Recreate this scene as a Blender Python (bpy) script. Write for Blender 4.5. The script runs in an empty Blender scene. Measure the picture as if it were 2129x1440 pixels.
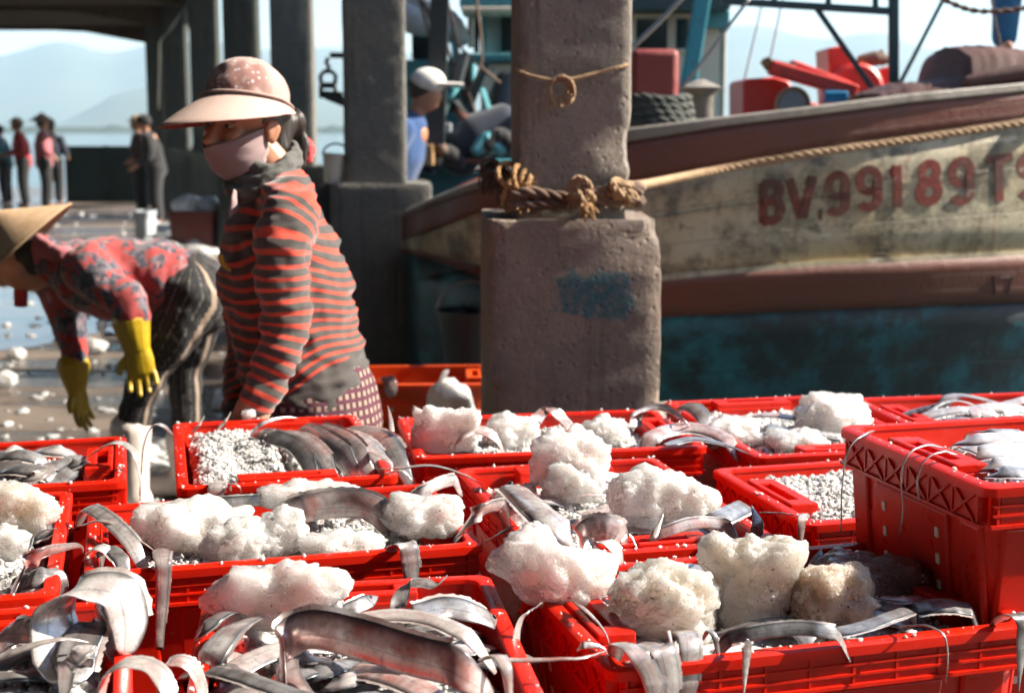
import bpy, bmesh, math, random
import numpy as np
from mathutils import Vector, Matrix, noise

random.seed(7); np.random.seed(7)
S = bpy.context.scene
COL = S.collection
PI = math.pi

# ------------------------------------------------------------------ camera
CAMZ = 1.35
HAZE = 2.5e-4
FPX = 2957.0                      # focal length in photograph pixels (50 mm on 36 mm, 2129 px wide)
TILT = math.radians(8.65)
cam = bpy.data.cameras.new('camera'); camo = bpy.data.objects.new('camera', cam); COL.objects.link(camo)
camo.location = (0, 0, CAMZ); camo.rotation_euler = (PI / 2 - TILT, 0, 0)
cam.lens = 50; cam.sensor_width = 36; cam.sensor_fit = 'HORIZONTAL'
cam.clip_start = 0.05; cam.clip_end = 30000
cam.dof.use_dof = True; cam.dof.focus_distance = 2.2; cam.dof.aperture_fstop = 5.0
S.camera = camo

# ------------------------------------------------------------------ light
SUN_AZ = math.atan2(0.075, 0.985)   # direction towards the sun, from +X to +Y
SUN_EL = math.radians(37)
sd = Vector((math.cos(SUN_AZ) * math.cos(SUN_EL), math.sin(SUN_AZ) * math.cos(SUN_EL), math.sin(SUN_EL)))
w = bpy.data.worlds.new('World'); S.world = w; w.use_nodes = True
nt = w.node_tree; nt.nodes.clear()
sky = nt.nodes.new('ShaderNodeTexSky'); sky.sky_type = 'NISHITA'; sky.sun_disc = False
sky.sun_elevation = SUN_EL; sky.sun_rotation = PI / 2 - SUN_AZ
sky.air_density = 1.0; sky.dust_density = 0.5; sky.ozone_density = 1.0
bg = nt.nodes.new('ShaderNodeBackground'); bg.inputs[1].default_value = 0.068
wo = nt.nodes.new('ShaderNodeOutputWorld')
nt.links.new(sky.outputs[0], bg.inputs[0]); nt.links.new(bg.outputs[0], wo.inputs[0])
sun = bpy.data.lights.new('sun', 'SUN'); suno = bpy.data.objects.new('sun', sun); COL.objects.link(suno)
sun.energy = 5.0; sun.angle = math.radians(0.53); sun.color = (1.0, 0.90, 0.76)
suno.rotation_euler = sd.to_track_quat('Z', 'Y').to_euler()
S.view_settings.view_transform = 'Standard'; S.view_settings.look = 'None'
S.view_settings.exposure = 1.85; S.view_settings.gamma = 1.0; S.view_settings.use_curve_mapping = False
S.cycles.use_denoising = True
S.cycles.max_bounces = 7; S.cycles.transparent_max_bounces = 14; S.cycles.use_adaptive_sampling = True; S.cycles.adaptive_threshold = 0.02; S.cycles.volume_bounces = 1
S.cycles.caustics_reflective = False; S.cycles.caustics_refractive = False
S.cycles.sample_clamp_indirect = 6.0

# ------------------------------------------------------------------ pixel helpers (survey of the place)
CT, ST = math.cos(TILT), math.sin(TILT)
def ray(u, v):
    x = (u - 1064.5) / FPX; y = (720 - v) / FPX
    return Vector((x, CT + y * ST, -ST + y * CT))
def PY(u, v, y):
    d = ray(u, v); t = y / d.y
    return Vector((d.x * t, y, CAMZ + d.z * t))
def PZ(u, v, z):
    d = ray(u, v); t = (z - CAMZ) / d.z
    return Vector((d.x * t, d.y * t, z))

# ------------------------------------------------------------------ materials
MATS = {}
def srgb(r, g, b):
    f = lambda c: (c / 255 / 12.92) if c / 255 <= 0.04045 else ((c / 255 + 0.055) / 1.055) ** 2.4
    return (f(r), f(g), f(b))
class NT:
    def __init__(s, name):
        s.m = bpy.data.materials.new(name); s.m.use_nodes = True; s.t = s.m.node_tree
        s.n = s.t.nodes; s.l = s.t.links
        s.b = s.n['Principled BSDF']; s.out = s.n['Material Output']
        MATS[name] = s.m
    def new(s, t, **k):
        n = s.n.new(t)
        for a, v in k.items(): setattr(n, a, v)
        return n
    def link(s, a, b): s.l.new(a, b)
    def coord(s, scale=(1, 1, 1), kind='Object'):
        c = s.new('ShaderNodeTexCoord'); m = s.new('ShaderNodeMapping'); m.inputs['Scale'].default_value = scale
        s.link(c.outputs[kind], m.inputs[0]); return m.outputs[0]
    def noise(s, scale, detail=4, rough=0.55, vec=None, dist=0.0):
        n = s.new('ShaderNodeTexNoise'); n.inputs['Scale'].default_value = scale; n.inputs['Detail'].default_value = detail
        n.inputs['Roughness'].default_value = rough; n.inputs['Distortion'].default_value = dist
        s.link(vec if vec is not None else s.coord(), n.inputs['Vector']); return n.outputs['Fac']
    def voro(s, scale, vec=None, feature='F1', out='Distance', rnd=1.0):
        n = s.new('ShaderNodeTexVoronoi', feature=feature); n.inputs['Scale'].default_value = scale
        n.inputs['Randomness'].default_value = rnd
        s.link(vec if vec is not None else s.coord(), n.inputs['Vector']); return n.outputs[out]
    def ramp(s, fac, stops, interp='LINEAR'):
        r = s.new('ShaderNodeValToRGB'); r.color_ramp.interpolation = interp
        e = r.color_ramp.elements
        while len(e) < len(stops): e.new(0.5)
        for i, (p, c) in enumerate(stops):
            e[i].position = p; e[i].color = (*c, 1) if len(c) == 3 else c
        s.link(fac, r.inputs[0]); return r.outputs[0]
    def mask(s, fac, lo, hi):
        n = s.new('ShaderNodeMapRange'); n.inputs['From Min'].default_value = lo; n.inputs['From Max'].default_value = hi
        s.link(fac, n.inputs['Value']); return n.outputs['Result']
    def mix(s, fac, a, b, mode='MIX'):
        n = s.new('ShaderNodeMix', data_type='RGBA', blend_type=mode)
        for sock, v in ((n.inputs['Factor'], fac), (n.inputs['A'], a), (n.inputs['B'], b)):
            if isinstance(v, (int, float)): sock.default_value = v
            elif isinstance(v, tuple): sock.default_value = (*v, 1)
            else: s.link(v, sock)
        return n.outputs['Result']
    def math(s, op, a, b=0.0, clamp=False):
        n = s.new('ShaderNodeMath', operation=op, use_clamp=clamp)
        for sock, v in ((n.inputs[0], a), (n.inputs[1], b)):
            if isinstance(v, (int, float)): sock.default_value = v
            else: s.link(v, sock)
        return n.outputs[0]
    def attr(s, name):
        n = s.new('ShaderNodeAttribute'); n.attribute_name = name; return n.outputs['Fac']
    def sep(s, vec=None):
        n = s.new('ShaderNodeSeparateXYZ'); s.link(vec if vec is not None else s.coord(), n.inputs[0]); return n.outputs
    def set(s, k, v):
        sock = s.b.inputs[k]
        if isinstance(v, (int, float)): sock.default_value = v
        elif isinstance(v, tuple): sock.default_value = (*v, 1) if sock.type == 'RGBA' else v
        else: s.link(v, sock)
    def bump(s, h, strength=0.3, dist=0.01):
        n = s.new('ShaderNodeBump'); n.inputs['Strength'].default_value = strength; n.inputs['Distance'].default_value = dist
        s.link(h, n.inputs['Height']); s.link(n.outputs[0], s.b.inputs['Normal'])
    def translucent(s, color, fac):
        tr = s.new('ShaderNodeBsdfTranslucent'); tr.inputs[0].default_value = (*color, 1)
        mx = s.new('ShaderNodeMixShader'); mx.inputs[0].default_value = fac
        s.link(s.b.outputs[0], mx.inputs[1]); s.link(tr.outputs[0], mx.inputs[2]); s.link(mx.outputs[0], s.out.inputs[0])

def simple(name, c1, c2=None, scale=8, rough=0.6, bump=0.15, bscale=40, bdist=0.004, metal=0.0, lo=0.35, hi=0.7, stretch=(1, 1, 1)):
    t = NT(name); v = t.coord(stretch)
    c2 = c2 or tuple(x * 0.75 for x in c1)
    t.set('Base Color', t.mix(t.mask(t.noise(scale, 6, 0.6, v), lo, hi), c1, c2))
    t.set('Roughness', rough); t.set('Metallic', metal)
    if bump: t.bump(t.noise(bscale, 4, 0.6, v), bump, bdist)
    return t.m

# red crate plastic: scuffed, slightly translucent
def crate_mat(name, c, c2):
    t = NT(name)
    n = t.noise(6, 6, 0.65); f = t.noise(55, 5, 0.7, t.coord((1, 1, 3)))
    col = t.mix(t.mask(n, 0.35, 0.75), c, c2)
    oi = t.new('ShaderNodeObjectInfo')
    col = t.mix(t.mask(oi.outputs['Random'], 0.0, 2.2), col, tuple(x * 0.55 + 0.02 * (i == 0) for i, x in enumerate(c)))
    scuff = t.mask(f, 0.60, 0.80)
    col = t.mix(t.math('MULTIPLY', scuff, 0.5), col, (0.50, 0.09, 0.07))
    grime = t.math('MULTIPLY', t.mask(t.noise(19, 5, 0.7), 0.56, 0.72), 0.45)
    col = t.mix(grime, col, (0.16, 0.018, 0.010))
    t.set('Base Color', col)
    t.set('Roughness', t.math('ADD', t.math('MULTIPLY', t.noise(30, 5, 0.6), 0.45), 0.10)); t.set('Specular IOR Level', 0.5)
    t.bump(t.noise(90, 4, 0.6), 0.10, 0.002)
    t.translucent((0.88, 0.032, 0.004), 0.30)
crate_mat('red_plastic', (0.72, 0.020, 0.004), (0.62, 0.015, 0.004))
crate_mat('orange_plastic', (0.72, 0.10, 0.010), (0.66, 0.085, 0.010))

def ice_mat(name, c, dirt=0.5, trans=0.25, gran=1.0, sss=1.0, sc=0.06):
    t = NT(name); v = t.coord()
    n1 = t.noise(14, 4, 0.6, v)
    spots = t.mask(t.noise(130, 2, 0.5, v), 0.68, 0.72)
    zone = t.mask(t.noise(9, 3, 0.5, v), 0.50, 0.62)
    col = t.mix(t.mask(n1, 0.4, 0.75), c, tuple(x * y for x, y in zip(c, (0.92, 0.885, 0.85))))
    col = t.mix(t.math('MULTIPLY', t.math('MULTIPLY', spots, zone), dirt), col, (0.12, 0.06, 0.025))
    t.set('Base Color', col); t.set('Roughness', t.math('ADD', t.math('MULTIPLY', t.noise(40, 3, 0.5, v), 0.30), 0.08)); t.set('IOR', 1.31)
    t.set('Transmission Weight', trans)
    t.set('Subsurface Weight', sss); t.set('Subsurface Radius', (1.0, 0.97, 0.93)); t.set('Subsurface Scale', sc); t.set('Coat Weight', 0.6); t.set('Coat Roughness', 0.06); t.set('Coat IOR', 1.33)
    h = t.math('ADD', t.math('MULTIPLY', t.voro(240, v), 0.7), t.noise(110, 5, 0.65, v))
    t.bump(h, 0.7 * gran, 0.006)
ice_mat('ice', (0.88, 0.87, 0.855), 0.7, 0.50, 0.7)
ice_mat('ice_dirty', (0.66, 0.54, 0.44), 0.9, 0.42)
ice_mat('ice_amber', (0.88, 0.81, 0.72), 1.0, 0.55, 0.7)
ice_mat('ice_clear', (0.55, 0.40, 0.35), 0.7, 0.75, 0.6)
ice_mat('ice_crushed', (0.88, 0.875, 0.865), 0.3, 0.45, 0.3, 1.0, 0.008)

def grain_mat(name, c):
    t = NT(name); t.set('Base Color', c); t.set('Roughness', 0.16); t.set('IOR', 1.31); t.set('Coat Weight', 0.5); t.set('Coat Roughness', 0.05); t.translucent(c, 0.45)
grain_mat('ice_grain', (0.86, 0.85, 0.83)); grain_mat('ice_grain_amber', (0.80, 0.73, 0.64))
def fish_mat(name, light, dark, pink, metal=0.55):
    t = NT(name); v = t.coord()
    fs = t.attr('fs'); fv = t.attr('fv')
    a = t.math('ABSOLUTE', fv)
    n = t.noise(22, 5, 0.6, v); n2 = t.noise(60, 4, 0.7, t.coord((1, 1, 1)))
    col = t.mix(t.mask(n, 0.42, 0.62), light, pink)
    col = t.mix(t.math('MULTIPLY', t.mask(n2, 0.5, 0.72), 0.7), col, dark)
    top = t.mask(t.math('ADD', fv, t.math('MULTIPLY', n, 0.5)), 0.78, 1.15)
    col = t.mix(top, col, dark)
    lat = t.mask(t.math('ABSOLUTE', t.math('ADD', fv, 0.25)), 0.07, 0.02)   # lateral line
    col = t.mix(t.math('MULTIPLY', lat, 0.45), col, dark)
    gill = t.mask(t.math('ABSOLUTE', t.math('SUBTRACT', t.math('ADD', fs, t.math('MULTIPLY', t.math('MULTIPLY', fv, fv), 0.02)), 0.135)), 0.008, 0.003)
    col = t.mix(gill, col, (0.05, 0.03, 0.03))
    t.set('Base Color', col); t.set('Metallic', metal); t.set('Roughness', t.math('ADD', t.math('MULTIPLY', n2, 0.42), 0.12)); t.set('Coat Weight', 0.6); t.set('Coat Roughness', 0.12)
    t.bump(t.noise(140, 3, 0.6, v), 0.12, 0.002)
fish_mat('fish_silver', (0.62, 0.60, 0.595), (0.12, 0.12, 0.13), (0.44, 0.35, 0.34), 0.5)
fish_mat('fish_pink', (0.52, 0.45, 0.44), (0.12, 0.10, 0.105), (0.40, 0.19, 0.17), 0.35)
fish_mat('fish_dark', (0.38, 0.38, 0.39), (0.045, 0.055, 0.065), (0.20, 0.175, 0.17), 0.6)
fish_mat('fish_pale', (0.74, 0.70, 0.67), (0.28, 0.25, 0.25), (0.50, 0.40, 0.38), 0.5)
simple('eye_dark', (0.01, 0.01, 0.012), rough=0.1, bump=0)

def concrete(name, c1, c2, c3, patch=None, rough=0.9):
    t = NT(name); v = t.coord()
    col = t.mix(t.mask(t.noise(3.0, 6, 0.65, v), 0.35, 0.65), c1, c2)
    col = t.mix(t.math('MULTIPLY', t.mask(t.noise(9, 8, 0.75, t.coord((1, 1, 0.6))), 0.47, 0.66), 0.85), col, c3)
    col = t.mix(t.math('MULTIPLY', t.mask(t.noise(13, 5, 0.6, t.coord((1.6, 1.6, 0.10))), 0.56, 0.70), 0.55), col, tuple(x * 0.40 for x in c2))
    col = t.mix(t.math('MULTIPLY', t.mask(t.noise(26, 6, 0.75, v), 0.60, 0.68), 0.5), col, tuple(min(1, x * 1.7) for x in c1))
    col = t.mix(t.math('MULTIPLY', t.mask(t.noise(60, 3, 0.6, v), 0.60, 0.72), 0.55), col, tuple(x * 0.35 for x in c3))
    col = t.mix(t.math('MULTIPLY', t.mask(t.voro(16, v), 0.10, 0.05), 0.6), col, tuple(x * 0.45 for x in c1))
    if patch:
        x0, x1, z0, z1, pc = patch
        s = t.sep(v); nn = t.math('MULTIPLY', t.math('SUBTRACT', t.noise(16, 5, 0.65, v), 0.5), 0.16)
        def band(o, a, b):
            p = t.math('ADD', o, nn)
            return t.math('MULTIPLY', t.mask(p, a, a + 0.012), t.mask(p, b, b - 0.012))
        m = t.math('MULTIPLY', band(s[0], x0, x1), band(s[2], z0, z1))
        m = t.math('MULTIPLY', m, t.mask(t.noise(38, 5, 0.7, v), 0.30, 0.52))
        col = t.mix(t.math('MULTIPLY', m, 0.85), col, pc)
    t.set('Base Color', col); t.set('Roughness', rough); t.set('Specular IOR Level', 0.25)
    h = t.math('ADD', t.noise(35, 8, 0.7, v), t.math('MULTIPLY', t.mask(t.voro(28, v), 0.0, 0.25), 0.6))
    t.bump(h, 0.8, 0.016)
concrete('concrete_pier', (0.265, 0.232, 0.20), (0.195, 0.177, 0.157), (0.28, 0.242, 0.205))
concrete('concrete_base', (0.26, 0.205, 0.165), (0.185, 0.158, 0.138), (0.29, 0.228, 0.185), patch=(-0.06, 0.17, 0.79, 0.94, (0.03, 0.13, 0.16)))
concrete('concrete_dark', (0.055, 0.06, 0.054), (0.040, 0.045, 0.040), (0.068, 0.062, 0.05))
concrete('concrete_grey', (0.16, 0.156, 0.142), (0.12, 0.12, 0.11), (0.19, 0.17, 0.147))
concrete('concrete_kerb', (0.42, 0.36, 0.30), (0.32, 0.28, 0.24), (0.45, 0.36, 0.28))
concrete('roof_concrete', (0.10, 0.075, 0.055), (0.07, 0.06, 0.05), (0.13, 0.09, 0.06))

# wet quay
t = NT('quay_ground'); v = t.coord()
n = t.noise(0.9, 6, 0.6, t.coord((0.45, 1.6, 1)), 0.4); n2 = t.noise(7, 8, 0.7, v)
col = t.mix(t.mask(n2, 0.35, 0.7), (0.062, 0.052, 0.044), (0.095, 0.078, 0.064))
wet = t.mask(n, 0.58, 0.48)
col = t.mix(wet, (0.125, 0.098, 0.078), t.mix(0.45, col, (0.03, 0.025, 0.022)))
t.set('Base Color', col); t.set('Roughness', t.math('ADD', t.math('MULTIPLY', wet, -0.62), 0.75)); t.set('Specular IOR Level', 0.6)
t.bump(t.math('ADD', t.noise(26, 8, 0.7, v), t.math('MULTIPLY', wet, -0.6)), 0.35, 0.01)

t = NT('puddle'); t.set('Base Color', (0.05, 0.04, 0.032)); t.set('Roughness', 0.06); t.set('IOR', 1.33); t.bump(t.noise(5, 3, 0.5), 0.12, 0.01)
t = NT('sea'); t.set('Base Color', (0.035, 0.065, 0.07)); t.set('Roughness', 0.08); t.set('IOR', 1.33)
t.bump(t.noise(2.2, 6, 0.6, t.coord((0.5, 1, 1))), 0.4, 0.12)
simple('hill', (0.05, 0.075, 0.04), (0.09, 0.10, 0.06), 0.01, 0.9, 0)
simple('shore', (0.03, 0.05, 0.03), (0.05, 0.06, 0.035), 0.05, 0.9, 0)

# boat paint: chipped, streaked with rust and grime
def paint(name, c1, c2, grime=(0.03, 0.03, 0.025), wear=None, rough=0.55, gz=(0.55, 0.68), rust=0.0, amt=0.75):
    t = NT(name); v = t.coord(); vs = t.coord((2.2, 2.2, 0.55))
    col = t.mix(t.mask(t.noise(1.6, 6, 0.6, v), 0.35, 0.65), c1, c2)
    col = t.mix(t.math('MULTIPLY', t.mask(t.noise(3.4, 8, 0.72, v), gz[0], gz[1]), amt), col, grime)
    col = t.mix(t.math('MULTIPLY', t.mask(t.noise(14, 6, 0.75, v), 0.60, 0.64), 0.7), col, grime)
    tt = t.attr('tt'); sm = t.math('MULTIPLY', t.mask(t.math('ABSOLUTE', t.math('SUBTRACT', t.math('FRACT', t.math('MULTIPLY', tt, 3.0)), 0.5)), 0.482, 0.494), t.mask(tt, 0.05, 0.06))
    sm = t.math('MULTIPLY', sm, t.mask(tt, 0.97, 0.95)); col = t.mix(t.math('MULTIPLY', sm, 0.7), col, grime)
    if wear: col = t.mix(t.math('MULTIPLY', t.mask(t.noise(6, 8, 0.78, t.coord((0.5, 1, 2))), 0.60, 0.625), 0.85), col, wear)
    if rust: col = t.mix(t.math('MULTIPLY', t.mask(t.noise(7, 5, 0.6, t.coord((3, 3, 0.22))), 0.62, 0.72), rust), col, (0.22, 0.085, 0.03))
    t.set('Base Color', col); t.set('Roughness', rough)
    t.bump(t.math('SUBTRACT', t.noise(18, 6, 0.7, v), t.math('MULTIPLY', sm, 0.9)), 0.45, 0.012)
paint('hull_cream', (0.44, 0.40, 0.29), (0.33, 0.265, 0.145), (0.06, 0.055, 0.04), (0.55, 0.48, 0.36), rust=0.8, gz=(0.46, 0.60), amt=0.85)
paint('hull_brown', (0.135, 0.036, 0.022), (0.10, 0.028, 0.018), (0.05, 0.03, 0.022), (0.20, 0.09, 0.06), gz=(0.6, 0.75))
paint('hull_rust', (0.12, 0.028, 0.012), (0.085, 0.022, 0.011), (0.06, 0.03, 0.02), None, gz=(0.62, 0.75))
paint('hull_teal', (0.010, 0.15, 0.18), (0.005, 0.055, 0.07), (0.004, 0.012, 0.016), None, 0.5, gz=(0.40, 0.54), amt=0.97)
paint('gunwale_wood', (0.24, 0.22, 0.19), (0.16, 0.14, 0.115), (0.07, 0.055, 0.045))
paint('letter_red', (0.19, 0.022, 0.012), (0.11, 0.016, 0.010), (0.04, 0.024, 0.018), (0.26, 0.22, 0.15), gz=(0.46, 0.58), amt=0.75)
paint('letter_dark', (0.05, 0.02, 0.016), (0.04, 0.016, 0.014))
paint('cabin_cream', (0.62, 0.56, 0.45), (0.52, 0.47, 0.38), (0.12, 0.10, 0.08), gz=(0.62, 0.78))
paint('cabin_teal', (0.06, 0.26, 0.29), (0.05, 0.20, 0.23), (0.02, 0.05, 0.055), gz=(0.6, 0.75))
paint('steel_green', (0.018, 0.055, 0.055), (0.015, 0.04, 0.042), (0.05, 0.03, 0.02))
paint('tower_blue', (0.02, 0.24, 0.30), (0.02, 0.19, 0.24), (0.03, 0.07, 0.08), gz=(0.62, 0.76))
paint('machine_red', (0.62, 0.035, 0.018), (0.52, 0.03, 0.016), (0.22, 0.03, 0.02), rough=0.35, gz=(0.66, 0.8))
paint('bollard_red', (0.25, 0.035, 0.028), (0.18, 0.03, 0.025), (0.09, 0.05, 0.045), gz=(0.6, 0.72))
paint('tarp_brown', (0.085, 0.032, 0.024), (0.06, 0.023, 0.018), rough=0.7)
simple('tarp_grey', (0.42, 0.44, 0.46), (0.26, 0.30, 0.33), 5, 0.5)
simple('glass_dark', (0.012, 0.02, 0.022), rough=0.12, bump=0)
simple('black_rubber', (0.012, 0.012, 0.013), rough=0.5)
simple('dark_steel', (0.02, 0.024, 0.025), rough=0.5)
simple('grey_steel', (0.30, 0.30, 0.30), rough=0.4, metal=0.6)
simple('blue_plastic', (0.015, 0.22, 0.42), rough=0.4)
simple('white_plastic', (0.62, 0.60, 0.56), (0.5, 0.47, 0.43), 12, 0.4)
simple('dark_green', (0.006, 0.028, 0.022), (0.004, 0.02, 0.017), 3, 0.7)
simple('dark_red', (0.10, 0.014, 0.010), rough=0.5)
def rope_mat(name, c1, c2):
    t = NT(name); t.set('Base Color', t.mix(t.mask(t.noise(30, 5, 0.7), 0.35, 0.65), c1, c2)); t.set('Roughness', 0.95)
    t.bump(t.noise(220, 3, 0.7, t.coord((1, 1, 0.4))), 0.6, 0.004)
rope_mat('rope_tan', (0.38, 0.26, 0.155), (0.27, 0.175, 0.10))
rope_mat('rope_orange', (0.34, 0.20, 0.09), (0.23, 0.13, 0.055))
rope_mat('rope_grey', (0.09, 0.095, 0.085), (0.055, 0.06, 0.055))
rope_mat('rope_dark', (0.16, 0.10, 0.07), (0.10, 0.07, 0.055))

# cloth, skin
def cloth_bump(t, sc=420): t.bump(t.math('ADD', t.noise(sc, 2, 0.5), t.noise(28, 4, 0.6)), 0.25, 0.004)
def cloth(name, c, c2=None, rough=0.9, scale=14):
    t = NT(name); t.set('Base Color', t.mix(t.mask(t.noise(scale, 5, 0.6), 0.35, 0.65), c, c2 or tuple(x * 0.8 for x in c)))
    t.set('Roughness', rough); t.set('Sheen Weight', 0.2); cloth_bump(t); return t
t = NT('striped_jersey'); s_ = t.attr('st'); n = t.noise(40, 3, 0.5)
ph = t.math('FRACT', t.math('ADD', t.math('DIVIDE', s_, 0.0275), t.math('MULTIPLY', t.noise(9, 2, 0.5), 0.22)))
m = t.math('MULTIPLY', t.mask(ph, 0.0, 0.07), t.mask(ph, 0.43, 0.36))
hem = t.mask(t.attr('hem'), 0.45, 0.55)
m = t.math('MULTIPLY', m, t.math('SUBTRACT', 1.0, hem))
gr = t.mix(t.mask(n, 0.3, 0.7), (0.050, 0.044, 0.040), (0.040, 0.035, 0.032))
t.set('Base Color', t.mix(m, gr, t.mix(t.mask(n, 0.3, 0.7), (0.50, 0.050, 0.022), (0.42, 0.040, 0.02))))
t.set('Roughness', 0.95); t.set('Sheen Weight', 0.3); t.set('Sheen Roughness', 0.5); cloth_bump(t)
cloth('scarf_grey', (0.05, 0.052, 0.048), (0.085, 0.085, 0.08))
t = cloth('mask_mauve', (0.27, 0.19, 0.19), (0.23, 0.165, 0.165))
t = NT('cap_pink'); v = t.coord(); sx = t.sep(v)
base = t.mix(t.mask(t.noise(16, 4, 0.6, v), 0.4, 0.65), (0.36, 0.255, 0.225), (0.28, 0.185, 0.165))
fl = t.math('MULTIPLY', t.mask(t.noise(30, 4, 0.6, v), 0.40, 0.50), t.attr('front'))
base = t.mix(t.math('MULTIPLY', fl, 0.75), base, (0.16, 0.05, 0.042))
dots = t.math('MULTIPLY', t.mask(t.voro(62, v), 0.30, 0.22), t.attr('front'))
base = t.mix(t.math('MULTIPLY', dots, 0.7), base, (0.42, 0.42, 0.44))
t.set('Base Color', base); t.set('Roughness', 0.85); t.set('Sheen Weight', 0.2); cloth_bump(t)
t = NT('brim_pink'); v = t.coord()
g = t.new('ShaderNodeNewGeometry')
under = t.mix(t.mask(t.voro(30, v), 0.42, 0.30), (0.30, 0.05, 0.035), (0.42, 0.26, 0.20))
t.set('Base Color', t.mix(t.attr('under'), (0.40, 0.295, 0.26), under)); t.set('Roughness', 0.8); cloth_bump(t)
t = NT('skin'); v = t.coord()
t.set('Base Color', t.mix(t.mask(t.noise(18, 4, 0.6, v), 0.35, 0.65), (0.42, 0.20, 0.115), (0.34, 0.155, 0.09))); t.set('Roughness', 0.5)
t.set('Subsurface Weight', 0.15); t.set('Subsurface Radius', (0.01, 0.004, 0.002)); t.bump(t.noise(160, 3, 0.5, v), 0.08, 0.002)
simple('eye_white', (0.30, 0.25, 0.22), rough=0.2, bump=0)
simple('hair', (0.010, 0.007, 0.005), (0.025, 0.015, 0.010), 60, 0.45, 0.6, 180, 0.004, stretch=(1, 1, 0.15))
cloth('scrunchie_red', (0.48, 0.05, 0.055), (0.34, 0.03, 0.04))
t = NT('plaid'); v = t.coord((1, 1, 1)); sx = t.sep(v)
def line(o, p, w): return t.mask(t.math('ABSOLUTE', t.math('SUBTRACT', t.math('FRACT', t.math('MULTIPLY', o, p)), 0.5)), w, w - 0.03)
xx = t.math('ADD', sx[0], t.math('MULTIPLY', sx[1], 0.6))
col = t.mix(line(xx, 45, 0.26), (0.26, 0.19, 0.15), (0.045, 0.010, 0.018)); col = t.mix(line(sx[2], 45, 0.24), col, (0.07, 0.016, 0.03))
t.set('Base Color', col); t.set('Roughness', 0.9); cloth_bump(t)
t = NT('floral_shirt'); v = t.coord()
col = t.mix(t.mask(t.noise(9, 3, 0.5, v), 0.4, 0.6), (0.27, 0.020, 0.018), (0.29, 0.045, 0.046))
bl = t.mask(t.noise(16, 3, 0.55, v, 0.5), 0.475, 0.51)
col = t.mix(bl, col, t.mix(t.mask(t.noise(40, 3, 0.5, v), 0.45, 0.55), (0.018, 0.022, 0.04), (0.10, 0.085, 0.10)))
pk = t.mask(t.noise(15, 3, 0.55, t.coord((1.2, 0.9, 1.1)), 0.8), 0.60, 0.64)
col = t.mix(t.math('MULTIPLY', pk, 0.6), col, (0.38, 0.17, 0.17))
t.set('Base Color', col); t.set('Roughness', 0.85); t.set('Sheen Weight', 0.2); cloth_bump(t)
t = NT('patterned_trousers'); v = t.coord(); a = t.attr('ang'); al = t.attr('al')
st = t.math('ABSOLUTE', t.math('SUBTRACT', t.math('FRACT', t.math('MULTIPLY', a, 14.0)), 0.5))
col = t.mix(t.math('MULTIPLY', t.mask(st, 0.42, 0.46), t.mask(t.noise(90, 2, 0.5, v), 0.40, 0.5)), (0.008, 0.008, 0.010), (0.15, 0.135, 0.12))
dm = t.math('MULTIPLY', t.mask(st, 0.16, 0.08), t.mask(t.voro(85, v), 0.5, 0.3))
col = t.mix(t.math('MULTIPLY', dm, 0.5), col, (0.08, 0.07, 0.06))
side = t.mask(t.math('ABSOLUTE', t.math('SUBTRACT', a, 0.5)), 0.022, 0.016)
col = t.mix(side, col, (0.26, 0.20, 0.15))
t.set('Base Color', col); t.set('Roughness', 0.85); cloth_bump(t)
t = NT('glove_yellow'); v = t.coord(); t.set('Base Color', t.mix(t.mask(t.noise(14, 4, 0.6, v), 0.35, 0.7), (0.40, 0.27, 0.008), (0.27, 0.17, 0.008)))
t.set('Roughness', 0.38); t.bump(t.noise(45, 4, 0.6, v), 0.35, 0.006)
cloth('glove_beige', (0.46, 0.28, 0.16), (0.36, 0.20, 0.11))
simple('boot_white', (0.66, 0.60, 0.55), (0.52, 0.45, 0.40), 12, 0.4)
t = NT('palm_leaf_hat'); v = t.coord(); sx = t.sep(v)
ring = t.math('FRACT', t.math('MULTIPLY', t.attr('hr'), 13.0))
col = t.mix(t.mask(t.noise(24, 5, 0.65, v), 0.35, 0.65), (0.50, 0.35, 0.22), (0.40, 0.27, 0.16))
col = t.mix(t.math('MULTIPLY', t.mask(ring, 0.14, 0.05), 0.5), col, (0.20, 0.12, 0.06))
t.set('Base Color', col); t.set('Roughness', 0.75); t.bump(t.math('ADD', ring, t.noise(70, 4, 0.6, v)), 0.3, 0.004)
t.translucent((0.50, 0.26, 0.12), 0.12)
for nm, c in dict(cloth_red=(0.42, 0.03, 0.03), cloth_pink=(0.34, 0.10, 0.115), cloth_black=(0.008, 0.008, 0.009), cloth_navy=(0.015, 0.022, 0.04),
                  cloth_blue=(0.012, 0.055, 0.17), cloth_white=(0.66, 0.64, 0.60), cloth_teal=(0.02, 0.10, 0.12), cloth_maroon=(0.05, 0.012, 0.010), cloth_sky=(0.012, 0.12, 0.26)).items():
    cloth(nm, c)
M = MATS

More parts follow.
